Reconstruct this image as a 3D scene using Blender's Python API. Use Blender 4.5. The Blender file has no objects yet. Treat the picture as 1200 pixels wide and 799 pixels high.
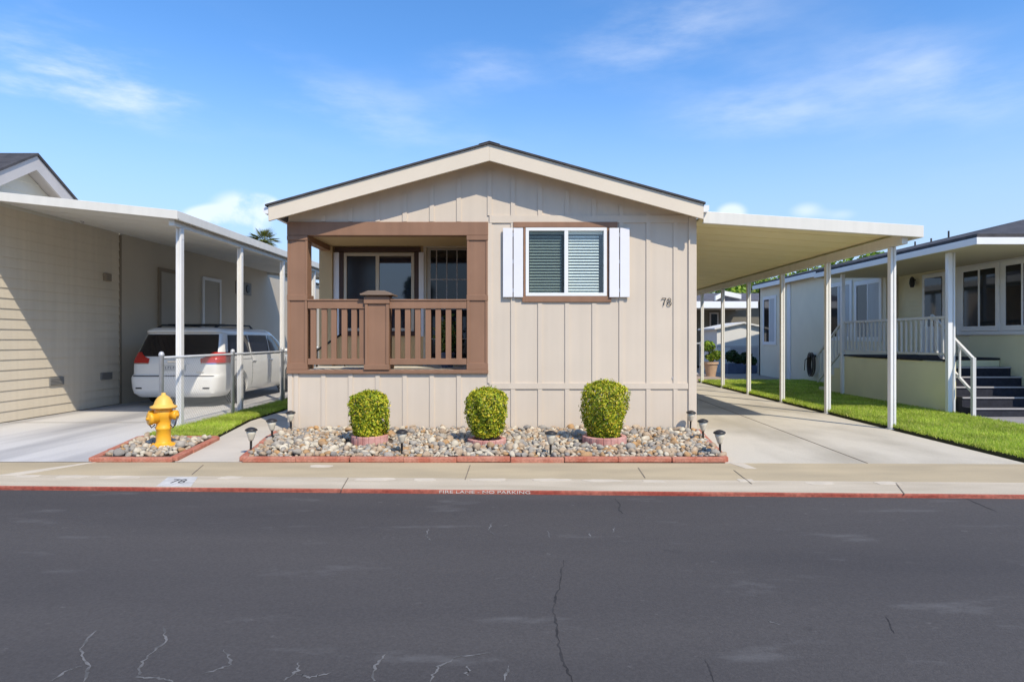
import bpy, math, random
import numpy as np
from mathutils import Vector, Matrix

random.seed(7)
RNG = np.random.default_rng(11)
SC = bpy.context.scene
COL = SC.collection
R = math.radians

# ------------------------------------------------------------------ camera
F, CX, CY, CH = 745.0, 612.0, 397.0, 1.45      # focal length in photo pixels, vanishing point, eye height
cam_d = bpy.data.cameras.new('camera')
cam = bpy.data.objects.new('camera', cam_d)
COL.objects.link(cam)
cam.location = (0, 0, CH)
cam.rotation_euler = (R(90), 0, 0)
cam_d.sensor_width = 36
cam_d.lens = F / 1200 * 36
cam_d.shift_x = -12 / 1200
cam_d.shift_y = -2.5 / 1200
cam_d.clip_start = 0.05
cam_d.clip_end = 2000
SC.camera = cam

def W(px, py, Y):
    return ((px - CX) / F * Y, Y, CH - (py - CY) / F * Y)
def WX(px, Y): return (px - CX) / F * Y
def WZ(py, Y): return CH - (py - CY) / F * Y

# ------------------------------------------------------------------ light
LDIR = Vector((-.22, .335, -.436)).normalized()
SUN_EL = math.asin(-LDIR.z)
SUN_AZ = math.atan2(-LDIR.x, -LDIR.y)
sun_d = bpy.data.lights.new('sun', 'SUN')
sun_d.energy = 3.75
sun_d.angle = R(0.53)
sun_d.color = (1, .91, .76)
sun = bpy.data.objects.new('sun', sun_d)
COL.objects.link(sun)
sun.rotation_euler = LDIR.to_track_quat('-Z', 'Y').to_euler()

world = bpy.data.worlds.new('World')
SC.world = world
world.use_nodes = True
wn, wl = world.node_tree.nodes, world.node_tree.links
wn.clear()
def wnode(t, **k):
    n = wn.new(t)
    for a, b in k.items(): setattr(n, a, b)
    return n
w_out = wnode('ShaderNodeOutputWorld')
w_bg = wnode('ShaderNodeBackground')
w_bg.inputs['Strength'].default_value = 0.15
sky = wnode('ShaderNodeTexSky')
sky.sky_type = 'NISHITA'
sky.sun_disc = False
sky.sun_elevation = SUN_EL
sky.sun_rotation = SUN_AZ
sky.air_density = 1.0
sky.dust_density = 0.15
sky.ozone_density = 2.8
tc = wnode('ShaderNodeTexCoord')
def wmath(op, a, b=None, c=None):
    n = wnode('ShaderNodeMath', operation=op)
    for i, v in enumerate((a, b, c)):
        if v is None: continue
        if isinstance(v, (int, float)): n.inputs[i].default_value = v
        else: wl.new(v, n.inputs[i])
    return n.outputs[0]
def wnoise(scale, rot=0, stretch=(1, 1, 1), detail=6, rough=.6, off=(0, 0, 0)):
    m = wnode('ShaderNodeMapping')
    m.inputs['Scale'].default_value = stretch
    m.inputs['Rotation'].default_value = (0, rot, 0)
    m.inputs['Location'].default_value = off
    wl.new(tc.outputs['Generated'], m.inputs['Vector'])
    n = wnode('ShaderNodeTexNoise')
    n.inputs['Scale'].default_value = scale
    n.inputs['Detail'].default_value = detail
    n.inputs['Roughness'].default_value = rough
    wl.new(m.outputs[0], n.inputs['Vector'])
    return n.outputs['Fac']
def wmask(px, py, rx, ry, rot=0):
    """soft elliptical patch of sky round a direction"""
    d = Vector(((px - CX) / F, 1, (CY - py) / F)).normalized()
    m = wnode('ShaderNodeMapping', vector_type='TEXTURE')
    m.inputs['Location'].default_value = d
    m.inputs['Rotation'].default_value = (0, rot, 0)
    m.inputs['Scale'].default_value = (rx / F, max(rx, ry) / F, ry / F)
    wl.new(tc.outputs['Generated'], m.inputs['Vector'])
    ln = wnode('ShaderNodeVectorMath', operation='LENGTH')
    wl.new(m.outputs[0], ln.inputs[0])
    mr = wnode('ShaderNodeMapRange', interpolation_type='SMOOTHSTEP')
    mr.inputs['From Min'].default_value = 1.0
    mr.inputs['From Max'].default_value = 0.0
    wl.new(ln.outputs['Value'], mr.inputs['Value'])
    return mr.outputs[0]
def wramp(x, a, b):
    mr = wnode('ShaderNodeMapRange', interpolation_type='SMOOTHSTEP')
    mr.inputs['From Min'].default_value = a
    mr.inputs['From Max'].default_value = b
    wl.new(x, mr.inputs['Value'])
    return mr.outputs[0]
def wsum(l):
    s = l[0]
    for x in l[1:]: s = wmath('ADD', s, x)
    return s
cirrus_n = wramp(wnoise(3.2, R(12), (1, 1, 3.6), 7, .58), .40, .78)
cirrus_m = wsum([wmask(90, 100, 260, 75, R(-10)), wmask(110, 110, 130, 40, R(-4)), wmath('MULTIPLY', wmask(1010, 110, 330, 110, R(18)), .45), wmath('MULTIPLY', wmask(880, 130, 150, 45, R(4)), .8), wmath('MULTIPLY', wmask(1110, 92, 140, 50, R(22)), .8), wmask(60, 95, 200, 45, R(-8)), wmask(130, 105, 120, 40, R(-6)), wmask(100, 40, 200, 60, R(-6)),
                 wmask(560, 80, 90, 40), wmask(420, 130, 260, 60, R(8)), wmask(760, 40, 200, 60, R(-10))])
cirrus = wmath('MULTIPLY', cirrus_n, cirrus_m)
cum_n = wramp(wnoise(9, 0, (1, 1, 1.3), 6, .55, (3, 1, 2)), .36, .50)
cum_m = wsum([wmask(282, 246, 46, 30), wmask(265, 262, 60, 22), wmask(857, 250, 26, 18), wmath('MULTIPLY', wmask(945, 247, 30, 16), .55), wmath('MULTIPLY', wmask(985, 252, 30, 12), .4), wmask(240, 255, 30, 18), wmask(310, 240, 26, 16)])
cum = wmath('MULTIPLY', cum_n, wramp(cum_m, .12, .75))
cl = wmath('MINIMUM', wmath('ADD', wmath('MULTIPLY', cirrus, .38), wmath('MULTIPLY', cum, .62)), .92)
wmix = wnode('ShaderNodeMixRGB')
wmix.inputs[2].default_value = (6.0, 6.3, 6.7, 1)
wl.new(cl, wmix.inputs[0])
hsv = wnode('ShaderNodeHueSaturation')
hsv.inputs['Saturation'].default_value = 1.24
hsv.inputs['Value'].default_value = 1.18
wl.new(sky.outputs[0], hsv.inputs['Color'])
tint = wnode('ShaderNodeMixRGB', blend_type='MULTIPLY')
tint.inputs[0].default_value = 1
tint.inputs[2].default_value = (1.12, 1.07, 1.12, 1)
wl.new(hsv.outputs[0], tint.inputs[1])
sx_ = wnode('ShaderNodeSeparateXYZ')
wl.new(tc.outputs['Generated'], sx_.inputs[0])
hz = wnode('ShaderNodeMixRGB')
hz.inputs[2].default_value = (2.75, 3.75, 5.3, 1)
hzr = wnode('ShaderNodeMapRange', interpolation_type='SMOOTHSTEP')
hzr.inputs['From Min'].default_value = .42
hzr.inputs['From Max'].default_value = .0
hzr.inputs['To Max'].default_value = 1.0
wl.new(sx_.outputs['Z'], hzr.inputs['Value'])
wl.new(hzr.outputs[0], hz.inputs[0])
wl.new(tint.outputs[0], hz.inputs[1])
wl.new(hz.outputs[0], wmix.inputs[1])
wl.new(wmix.outputs[0], w_bg.inputs['Color'])
wl.new(w_bg.outputs[0], w_out.inputs['Surface'])

SC.view_settings.view_transform = 'Standard'
SC.view_settings.look = 'None'
SC.view_settings.exposure = 0.29
SC.view_settings.gamma = 1
SC.view_settings.use_curve_mapping = False
SC.render.engine = 'CYCLES'
SC.cycles.max_bounces = 8
SC.cycles.transparent_max_bounces = 16
SC.cycles.use_denoising = True

# ------------------------------------------------------------------ materials
MATS = {}
def pm(name, col, rough=.6, var=.10, scale=2.5, bump=0.0, bscale=60, stretch=(1, 1, 1), spec=.4, metal=0.0,
       col2=None, lo=.35, hi=.65, coat=0.0, detail=5, fine=0.0, fscale=90, rot=0.0, streak=0.0):
    """procedural material: base colour wandering towards col2 through noise, optional fine grain and bump"""
    if name in MATS: return MATS[name]
    m = bpy.data.materials.new(name)
    m.use_nodes = True
    n, l = m.node_tree.nodes, m.node_tree.links
    b = n['Principled BSDF']
    b.inputs['Roughness'].default_value = rough
    b.inputs['Metallic'].default_value = metal
    b.inputs['Specular IOR Level'].default_value = spec
    b.inputs['Coat Weight'].default_value = coat
    c1 = (*col, 1)
    c2 = (*(col2 if col2 else [c * (1 - var) for c in col]), 1)
    t = n.new('ShaderNodeTexCoord')
    mp = n.new('ShaderNodeMapping')
    mp.inputs['Scale'].default_value = stretch
    mp.inputs['Rotation'].default_value = (0, 0, rot)
    l.new(t.outputs['Object'], mp.inputs['Vector'])
    nz = n.new('ShaderNodeTexNoise')
    nz.inputs['Scale'].default_value = scale
    nz.inputs['Detail'].default_value = detail
    l.new(mp.outputs[0], nz.inputs['Vector'])
    mr = n.new('ShaderNodeMapRange')
    mr.inputs['From Min'].default_value = lo
    mr.inputs['From Max'].default_value = hi
    l.new(nz.outputs['Fac'], mr.inputs['Value'])
    mx = n.new('ShaderNodeMixRGB')
    mx.inputs[1].default_value = c1
    mx.inputs[2].default_value = c2
    l.new(mr.outputs[0], mx.inputs[0])
    out = mx.outputs[0]
    if fine > 0:
        nf = n.new('ShaderNodeTexNoise')
        nf.inputs['Scale'].default_value = fscale
        nf.inputs['Detail'].default_value = 3
        l.new(t.outputs['Object'], nf.inputs['Vector'])
        mf = n.new('ShaderNodeMapRange')
        mf.inputs['From Min'].default_value = .3
        mf.inputs['From Max'].default_value = .7
        mf.inputs['To Min'].default_value = 1 - fine
        mf.inputs['To Max'].default_value = 1 + fine
        l.new(nf.outputs['Fac'], mf.inputs['Value'])
        vm = n.new('ShaderNodeVectorMath')
        vm.operation = 'SCALE'
        l.new(out, vm.inputs[0])
        l.new(mf.outputs[0], vm.inputs['Scale'])
        out = vm.outputs[0]
    if streak > 0:      # weathering: faint runs down a wall
        ms = n.new('ShaderNodeMapping')
        ms.inputs['Scale'].default_value = (9, 9, .35)
        l.new(t.outputs['Object'], ms.inputs['Vector'])
        ns = n.new('ShaderNodeTexNoise')
        ns.inputs['Scale'].default_value = 1.0
        ns.inputs['Detail'].default_value = 6
        l.new(ms.outputs[0], ns.inputs['Vector'])
        m2 = n.new('ShaderNodeMapRange')
        m2.inputs['From Min'].default_value = .35
        m2.inputs['From Max'].default_value = .7
        m2.inputs['To Min'].default_value = 1 + streak * .3
        m2.inputs['To Max'].default_value = 1 - streak
        l.new(ns.outputs['Fac'], m2.inputs['Value'])
        v2 = n.new('ShaderNodeVectorMath')
        v2.operation = 'SCALE'
        l.new(out, v2.inputs[0])
        l.new(m2.outputs[0], v2.inputs['Scale'])
        out = v2.outputs[0]
    l.new(out, b.inputs['Base Color'])
    if bump > 0:
        nb = n.new('ShaderNodeTexNoise')
        nb.inputs['Scale'].default_value = bscale
        nb.inputs['Detail'].default_value = 4
        l.new(t.outputs['Object'], nb.inputs['Vector'])
        bp = n.new('ShaderNodeBump')
        bp.inputs['Strength'].default_value = bump
        bp.inputs['Distance'].default_value = .01
        l.new(nb.outputs['Fac'], bp.inputs['Height'])
        l.new(bp.outputs[0], b.inputs['Normal'])
    MATS[name] = m
    return m

def leafmat(name, cols, transl=.25, rough=.5):
    """each leaf takes its own tone between the given colours"""
    if name in MATS: return MATS[name]
    m = bpy.data.materials.new(name)
    m.use_nodes = True
    n, l = m.node_tree.nodes, m.node_tree.links
    b = n['Principled BSDF']
    b.inputs['Roughness'].default_value = rough
    b.inputs['Specular IOR Level'].default_value = .3
    g = n.new('ShaderNodeNewGeometry')
    r = n.new('ShaderNodeValToRGB')
    el = r.color_ramp.elements
    while len(el) < len(cols): el.new(.5)
    for i, c in enumerate(cols):
        el[i].position = i / (len(cols) - 1)
        el[i].color = (*c, 1)
    l.new(g.outputs['Random Per Island'], r.inputs[0])
    t = n.new('ShaderNodeTexCoord')
    nz = n.new('ShaderNodeTexNoise')
    nz.inputs['Scale'].default_value = 1.4
    l.new(t.outputs['Object'], nz.inputs['Vector'])
    mf = n.new('ShaderNodeMapRange')
    mf.inputs['From Min'].default_value = .3
    mf.inputs['From Max'].default_value = .7
    mf.inputs['To Min'].default_value = .75
    mf.inputs['To Max'].default_value = 1.2
    l.new(nz.outputs['Fac'], mf.inputs['Value'])
    vm = n.new('ShaderNodeVectorMath')
    vm.operation = 'SCALE'
    l.new(r.outputs[0], vm.inputs[0])
    l.new(mf.outputs[0], vm.inputs['Scale'])
    l.new(vm.outputs[0], b.inputs['Base Color'])
    tr = n.new('ShaderNodeBsdfTranslucent')
    l.new(vm.outputs[0], tr.inputs['Color'])
    ms = n.new('ShaderNodeMixShader')
    ms.inputs[0].default_value = transl
    l.new(b.outputs[0], ms.inputs[1])
    l.new(tr.outputs[0], ms.inputs[2])
    l.new(ms.outputs[0], n['Material Output'].inputs['Surface'])
    MATS[name] = m
    return m

def glassmat(name, tint=(.85, .92, .9), refl=.12):
    """thin window pane: mostly see-through, reflecting more at a slant"""
    m = bpy.data.materials.new(name)
    m.use_nodes = True
    n, l = m.node_tree.nodes, m.node_tree.links
    n.remove(n['Principled BSDF'])
    tr = n.new('ShaderNodeBsdfTransparent')
    tr.inputs['Color'].default_value = (*tint, 1)
    gl = n.new('ShaderNodeBsdfGlossy')
    gl.inputs['Roughness'].default_value = .01
    lw = n.new('ShaderNodeLayerWeight')
    lw.inputs['Blend'].default_value = .5
    pw = n.new('ShaderNodeMath')
    pw.operation = 'POWER'
    pw.inputs[1].default_value = 5
    l.new(lw.outputs['Facing'], pw.inputs[0])
    ad = n.new('ShaderNodeMath')
    ad.inputs[1].default_value = refl
    ad.use_clamp = True
    l.new(pw.outputs[0], ad.inputs[0])
    ms = n.new('ShaderNodeMixShader')
    l.new(ad.outputs[0], ms.inputs[0])
    l.new(tr.outputs[0], ms.inputs[1])
    l.new(gl.outputs[0], ms.inputs[2])
    l.new(ms.outputs[0], n['Material Output'].inputs['Surface'])
    return m

M = dict(
    siding=pm('beige_siding', (.655, .558, .442), .62, .05, 1.3, .12, 120, spec=.3, streak=.035),
    soffit=pm('bounce_lit_soffit', (.80, .63, .38), .6, .05, 1.5, spec=.3),  # orange of the bounced light under the eaves is put into this colour
    trimcream=pm('cream_trim', (.73, .63, .49), .55, .05, 1.5, spec=.3),
    brown=pm('brown_paint', (.295, .163, .098), .55, .10, 2, .08, 80, spec=.3, streak=.08),
    darkbrown=pm('dark_brown_paint', (.07, .036, .026), .5, .1, 3),
    capgrey=pm('post_cap', (.24, .17, .12), .5, .1, 3),
    white=pm('white_paint', (.80, .80, .80), .45, .04, 2),
    awning=pm('awning_enamel', (.75, .715, .63), .45, .05, 1.2, spec=.4, streak=.05),
    awninggrey=pm('awning_grey_underside', (.74, .72, .66), .6, .06, .8, spec=.3),
    awningunder=pm('bounce_lit_underside', (.84, .74, .44), .6, .07, .8, spec=.3),  # underside colour carries the yellow light bounced up from below
    postwhite=pm('post_enamel', (.80, .78, .73), .45, .06, 2, streak=.06),
    shutter=pm('shutter_white', (.79, .78, .79), .5, .03, 3),
    vinyl=pm('vinyl_white', (.82, .82, .80), .4, .03, 3),
    tanvinyl=pm('vinyl_tan', (.60, .53, .42), .5, .05, 3),
    shingle=pm('dark_shingle', (.075, .070, .072), .85, .4, 5, .5, 30),
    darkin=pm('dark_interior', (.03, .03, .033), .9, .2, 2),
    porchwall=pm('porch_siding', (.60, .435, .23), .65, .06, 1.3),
    porchfloor=pm('porch_deck_paint', (.78, .72, .60), .7, .1, 4),
    blind=pm('blind_slat', (.85, .87, .84), .5, .03, 3),
    number=pm('dark_bronze', (.05, .045, .04), .5, .1, 5),
    soil=pm('bed_soil', (.15, .115, .085), .95, .4, 9, .6, 60),
    brick=pm('red_edging', (.40, .125, .075), .85, .0, 7, .4, 50, col2=(.47, .21, .14), fine=.2, fscale=40),
    pinkring=pm('pink_ring_edging', (.46, .19, .155), .85, .0, 6, .3, 60, col2=(.60, .33, .28), fine=.1),
    lampblack=pm('lamp_black', (.03, .028, .027), .45, .2, 6),
    lampglass=pm('lamp_lens', (.60, .55, .43), .25, .1, 6),
    hydrant=pm('hydrant_yellow', (.86, .44, .025), .42, .0, 5, .1, 60, col2=(.78, .36, .02), coat=.2),
    hydranttop=pm('hydrant_bonnet_yellow', (.86, .50, .10), .5, .1, 5, .1, 60),
    chainmetal=pm('weathered_chain', (.10, .09, .10), .6, .3, 20, metal=.6),
    galv=pm('galvanised_steel', (.56, .57, .58), .45, .15, 8, metal=.25),
    vanpaint=pm('pearl_white_paint', (.80, .79, .75), .22, .02, 1, coat=.8, spec=.5),
    vanglass=pm('tinted_glass', (.008, .008, .012), .04, .1, 2, spec=.7),
    vanglassblue=pm('side_tinted_glass', (.010, .014, .028), .04, .1, 2, spec=.8),
    red=pm('tail_lamp_red', (.50, .02, .012), .15, .2, 9, coat=.6),
    chrome=pm('chrome', (.75, .75, .75), .15, .05, 5, metal=1),
    blackplastic=pm('black_plastic', (.018, .018, .02), .5, .2, 6),
    tyre=pm('tyre_rubber', (.02, .02, .02), .85, .2, 12),
    alloy=pm('alloy_rim', (.35, .35, .36), .35, .1, 6, metal=.8),
    plate=pm('number_plate_white', (.55, .55, .52), .5, .1, 8),
    lnsiding=pm('tan_lap_siding', (.66, .58, .45), .65, .06, 1.1, .05, 90, streak=.06),
    lnpanel=pm('tan_panel_siding', (.56, .49, .38), .65, .08, .9),
    lngable=pm('pale_gable_siding', (.66, .64, .56), .65, .05, 1.5),
    lngrey=pm('grey_fascia', (.50, .47, .45), .6, .08, 2),
    seam=pm('seam_trim', (.26, .21, .15), .7, .1, 3),
    doorgrey=pm('neighbour_door', (.42, .38, .31), .6, .05, 2),
    ventgrey=pm('vent_grey', (.25, .24, .22), .6, .1, 9),
    rnsiding=pm('grey_green_siding', (.80, .73, .57), .65, .06, 1.1),
    rnyellow=pm('pale_yellow_siding', (.80, .73, .50), .65, .05, 1.1),
    rnolive=pm('sage_skirting', (.82, .77, .49), .7, .07, 1.3),
    rntrim=pm('cool_white_trim', (.80, .80, .79), .5, .04, 2),
    rnsoffit=pm('tan_soffit', (.56, .50, .36), .7, .05, 2),
    navy=pm('dark_stair_carpet', (.028, .029, .040), .95, .3, 14, .3, 120),
    treadedge=pm('pale_nosing', (.42, .40, .40), .6, .1, 6),
    rail=pm('railing_paint', (.62, .61, .58), .5, .06, 3),
    darkglass=pm('dark_window_glass', (.014, .016, .02), .05, .2, 2, spec=.5),
    blueglass=pm('window_glass_sky', (.02, .028, .045), .03, .2, 2, spec=1.0),
    curtain=pm('pale_curtain', (.55, .56, .56), .8, .12, 6, stretch=(8, 8, .4)),
    hose=pm('brown_hose', (.10, .075, .06), .6, .2, 8),
    terracotta=pm('pale_terracotta', (.58, .40, .26), .85, .12, 6, .2, 50),
    shedwhite=pm('shed_white', (.72, .70, .64), .6, .05, 1.5),
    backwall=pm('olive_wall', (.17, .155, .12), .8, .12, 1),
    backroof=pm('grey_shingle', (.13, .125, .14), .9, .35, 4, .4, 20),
    purplewall=pm('mauve_panel', (.23, .22, .27), .8, .1, 1),
    bluepot=pm('blue_planter', (.10, .13, .20), .6, .15, 5),
    bark=pm('bark', (.10, .075, .055), .95, .4, 9, .8, 20),
    black_crack=pm('crack_dark', (.026, .024, .024), .95, .0, 14, col2=(.045, .042, .042)),
    pale_crack=pm('crack_pale', (.17, .166, .162), .95, .0, 11, col2=(.09, .087, .085), lo=.42, hi=.6),
    letter=pm('stencil_white', (.62, .55, .48), .8, .0, 25, col2=(.42, .20, .14), lo=.55, hi=.75),
    letterblack=pm('stencil_black', (.11, .11, .11), .8, .2, 30),
)
M['blueglass'].node_tree.nodes['Principled BSDF'].inputs['IOR'].default_value = 1.62
M['screendark'] = pm('screened_dark_glass', (.02, .021, .026), .22, .2, 3, spec=.6)
M['glass'] = glassmat('window_pane_glass', (.95, .98, .97), .07)
M['screenglass'] = glassmat('screened_pane_glass', (.68, .72, .70), .04)

# ------------------------------------------------------------------ mesh helpers
ORG = {}
class MB:
    def __init__(s): s.v, s.f = [], []
    def add(s, vs, fs):
        o = len(s.v)
        s.v += [tuple(p) for p in vs]
        s.f += [tuple(i + o for i in f) for f in fs]
        return s
    def box(s, x0, x1, y0, y1, z0, z1, m=None):
        vs = [(x, y, z) for z in (z0, z1) for y in (y0, y1) for x in (x0, x1)]
        if m is not None: vs = [m @ Vector(p) for p in vs]
        return s.add(vs, [(0, 2, 3, 1), (4, 5, 7, 6), (0, 1, 5, 4), (2, 6, 7, 3), (0, 4, 6, 2), (1, 3, 7, 5)])
    def prism(s, pts, axis, a, b):
        n = len(pts)
        k = {'x': lambda p, t: (t, p[0], p[1]), 'y': lambda p, t: (p[0], t, p[1]), 'z': lambda p, t: (p[0], p[1], t)}[axis]
        vs = [k(p, a) for p in pts] + [k(p, b) for p in pts]
        fs = [tuple(range(n)), tuple(range(2 * n - 1, n - 1, -1))] + [(i, (i + 1) % n, n + (i + 1) % n, n + i) for i in range(n)]
        return s.add(vs, fs)
    def bar(s, p, q, wx, wz):
        """square bar from p to q"""
        p, q = Vector(p), Vector(q)
        d = q - p
        m = Matrix.Translation(p) @ d.to_track_quat('Y', 'Z').to_matrix().to_4x4()
        return s.box(-wx / 2, wx / 2, 0, d.length, -wz / 2, wz / 2, m)
    def tube(s, pts, r, n=8, cap=True):
        pts = [Vector(p) for p in pts]
        rs = r if isinstance(r, (list, tuple)) else [r] * len(pts)
        vs, fs = [], []
        up = None
        for i, p in enumerate(pts):
            d = (pts[min(i + 1, len(pts) - 1)] - pts[max(i - 1, 0)]).normalized()
            if up is None or abs(up.dot(d)) > .95: up = Vector((0, 0, 1)) if abs(d.z) < .9 else Vector((1, 0, 0))
            a = d.cross(up).normalized()
            up = a.cross(d).normalized()
            for k in range(n):
                t = 2 * math.pi * k / n
                vs.append(p + rs[i] * (math.cos(t) * a + math.sin(t) * up))
        for i in range(len(pts) - 1):
            for k in range(n):
                fs.append((i * n + k, i * n + (k + 1) % n, (i + 1) * n + (k + 1) % n, (i + 1) * n + k))
        if cap:
            fs.append(tuple(range(n - 1, -1, -1)))
            fs.append(tuple((len(pts) - 1) * n + k for k in range(n)))
        return s.add(vs, fs)
    def lathe(s, prof, c=(0, 0, 0), n=24, axis='z', sx=1, sy=1):
        c = Vector(c)
        vs, fs = [], []
        for r, z in prof:
            for k in range(n):
                t = 2 * math.pi * k / n
                a, b = r * math.cos(t) * sx, r * math.sin(t) * sy
                vs.append(c + Vector({'z': (a, b, z), 'x': (z, a, b), 'y': (a, z, b)}[axis]))
        m = len(prof)
        for i in range(m - 1):
            for k in range(n):
                fs.append((i * n + k, i * n + (k + 1) % n, (i + 1) * n + (k + 1) % n, (i + 1) * n + k))
        if prof[0][0] > 1e-5: fs.append(tuple(range(n - 1, -1, -1)))
        if prof[-1][0] > 1e-5: fs.append(tuple((m - 1) * n + k for k in range(n)))
        return s.add(vs, fs)
    def build(s, name, mat, parent=None, at=None, smooth=False, bevel=0, recalc=True):
        me = bpy.data.meshes.new(name)
        if parent is not None: org = ORG[parent]
        else: org = Vector(at) if at is not None else Vector((0, 0, 0))
        vs = np.array([tuple(p) for p in s.v]) - np.array(org)
        me.from_pydata(vs.tolist(), [], s.f)
        if recalc:
            import bmesh
            bm = bmesh.new()
            bm.from_mesh(me)
            bmesh.ops.remove_doubles(bm, verts=bm.verts, dist=1e-6) if smooth else None
            bmesh.ops.recalc_face_normals(bm, faces=bm.faces)
            bm.to_mesh(me)
            bm.free()
        me.materials.append(mat)
        if smooth: me.polygons.foreach_set('use_smooth', [True] * len(me.polygons))
        o = bpy.data.objects.new(name, me)
        COL.objects.link(o)
        if parent is not None: o.parent = parent
        else: o.location = org
        ORG[o] = Vector(org)
        if bevel:
            b = o.modifiers.new('bevel', 'BEVEL')
            b.width = bevel
            b.segments = 2
            b.limit_method = 'ANGLE'
        return o

def tag(o, label=None, cat=None, group=None, kind=None):
    if label: o['label'] = label
    if cat: o['category'] = cat
    if group: o['group'] = group
    if kind: o['kind'] = kind
    return o
def thing(name, loc, label, cat, group=None):
    o = bpy.data.objects.new(name, None)
    o.empty_display_size = .2
    COL.objects.link(o)
    o.location = loc
    ORG[o] = Vector(loc)
    return tag(o, label, cat, group)
def struct(name, mb, mat, **k):
    return tag(mb.build(name, mat, **k), kind='structure')
def copy_tree(o, parent=None, loc=None):
    c = o.copy()
    COL.objects.link(c)
    ORG[c] = ORG.get(o, Vector())
    if parent is not None: c.parent = parent
    if loc is not None: c.location = loc
    for ch in list(o.children): copy_tree(ch, c)
    return c
def holes(mb, plane, a0, a1, z0, z1, d0, d1, hs):
    """a wall with rectangular openings; plane 'y' runs along x, plane 'x' runs along y"""
    xs = sorted({a0, a1, *[h[0] for h in hs], *[h[1] for h in hs]})
    zs = sorted({z0, z1, *[h[2] for h in hs], *[h[3] for h in hs]})
    for i in range(len(xs) - 1):
        run = None
        for j in range(len(zs) - 1):
            cx, cz = (xs[i] + xs[i + 1]) / 2, (zs[j] + zs[j + 1]) / 2
            if any(h[0] < cx < h[1] and h[2] < cz < h[3] for h in hs):
                continue
            if plane == 'y': mb.box(xs[i], xs[i + 1], d0, d1, zs[j], zs[j + 1])
            else: mb.box(d0, d1, xs[i], xs[i + 1], zs[j], zs[j + 1])
    return mb
def leafmesh(name, cen, size, mat, parent=None, at=None, normals=None, flat=.5, aspect=.6):
    """many small leaf faces at the given centres"""
    n = len(cen)
    cen = np.asarray(cen, float)
    sz = size * RNG.uniform(.6, 1.3, n)[:, None]
    a = RNG.normal(size=(n, 3))
    if normals is not None:
        nr = np.asarray(normals) + flat * RNG.normal(size=(n, 3))
        nr /= np.linalg.norm(nr, axis=1)[:, None] + 1e-9
        a = np.cross(nr, a)
        a /= np.linalg.norm(a, axis=1)[:, None] + 1e-9
        b = np.cross(nr, a)
    else:
        a /= np.linalg.norm(a, axis=1)[:, None]
        b = np.cross(a, RNG.normal(size=(n, 3)))
        b /= np.linalg.norm(b, axis=1)[:, None] + 1e-9
    org = np.array(ORG[parent] if parent is not None else (at if at is not None else (0, 0, 0)))
    v = np.stack([cen - a * sz, cen - b * sz * aspect, cen + a * sz, cen + b * sz * aspect], 1).reshape(-1, 3) - org
    me = bpy.data.meshes.new(name)
    me.from_pydata(v.tolist(), [], np.arange(4 * n).reshape(-1, 4).tolist())
    me.materials.append(mat)
    o = bpy.data.objects.new(name, me)
    COL.objects.link(o)
    if parent is not None: o.parent = parent
    else: o.location = org
    ORG[o] = Vector(org)
    return o
def textmesh(name, body, size, mat, parent, mtx, wide=1.0, kind=None):
    cu = bpy.data.curves.new(name, 'FONT')
    cu.body = body
    cu.size = size
    cu.align_x = 'CENTER'
    cu.align_y = 'CENTER'
    cu.extrude = .002
    tmp = bpy.data.objects.new(name + '_tmp', cu)
    COL.objects.link(tmp)
    bpy.context.view_layer.update()
    me = bpy.data.meshes.new_from_object(tmp.evaluated_get(bpy.context.evaluated_depsgraph_get()))
    bpy.data.objects.remove(tmp)
    me.transform(mtx @ Matrix.Diagonal((wide, 1, 1, 1)))
    if parent is not None: me.transform(Matrix.Translation(-ORG[parent]))
    me.materials.clear()
    me.materials.append(mat)
    o = bpy.data.objects.new(name, me)
    COL.objects.link(o)
    if parent is not None: o.parent = parent
    if kind: o['kind'] = kind
    return o

# ------------------------------------------------------------------ ground, road, pavement
ASPH = pm('asphalt', (.090, .082, .077), .85, .0, .45, .35, 120, stretch=(.30, 1.5, 1), col2=(.056, .052, .052), lo=.28, hi=.72, spec=.25, fine=.13, fscale=70)
def scuff(m):
    """pale worn scuffs and dark oil spots over the asphalt"""
    n, l = m.node_tree.nodes, m.node_tree.links
    b = n['Principled BSDF']
    src = b.inputs['Base Color'].links[0].from_socket
    t = n.new('ShaderNodeTexCoord')
    for (sc, st, lo_, hi_, col, amt) in ((2.2, (.5, 1.6, 1), .60, .74, (.150, .145, .142), .55), (11, (.7, 1, 1), .66, .74, (.20, .19, .18), .45), (3.1, (.8, 1, 1), .66, .74, (.030, .029, .030), .6)):
        mp = n.new('ShaderNodeMapping')
        mp.inputs['Scale'].default_value = st
        mp.inputs['Location'].default_value = (sc * 3.3, sc, 0)
        l.new(t.outputs['Object'], mp.inputs['Vector'])
        nz = n.new('ShaderNodeTexNoise')
        nz.inputs['Scale'].default_value = sc
        nz.inputs['Detail'].default_value = 8
        nz.inputs['Roughness'].default_value = .65
        l.new(mp.outputs[0], nz.inputs['Vector'])
        mr = n.new('ShaderNodeMapRange')
        mr.inputs['From Min'].default_value = lo_
        mr.inputs['From Max'].default_value = hi_
        mr.inputs['To Max'].default_value = amt
        l.new(nz.outputs['Fac'], mr.inputs['Value'])
        mx = n.new('ShaderNodeMixRGB')
        mx.inputs[2].default_value = (*col, 1)
        l.new(mr.outputs[0], mx.inputs[0])
        l.new(src, mx.inputs[1])
        src = mx.outputs[0]
    l.new(src, b.inputs['Base Color'])
scuff(ASPH)
CONC_S = pm('pavement_concrete', (.49, .395, .25), .85, .0, 1.6, .12, 80, col2=(.40, .325, .21), fine=.10, stretch=(.5, 1.5, 1))
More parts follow.
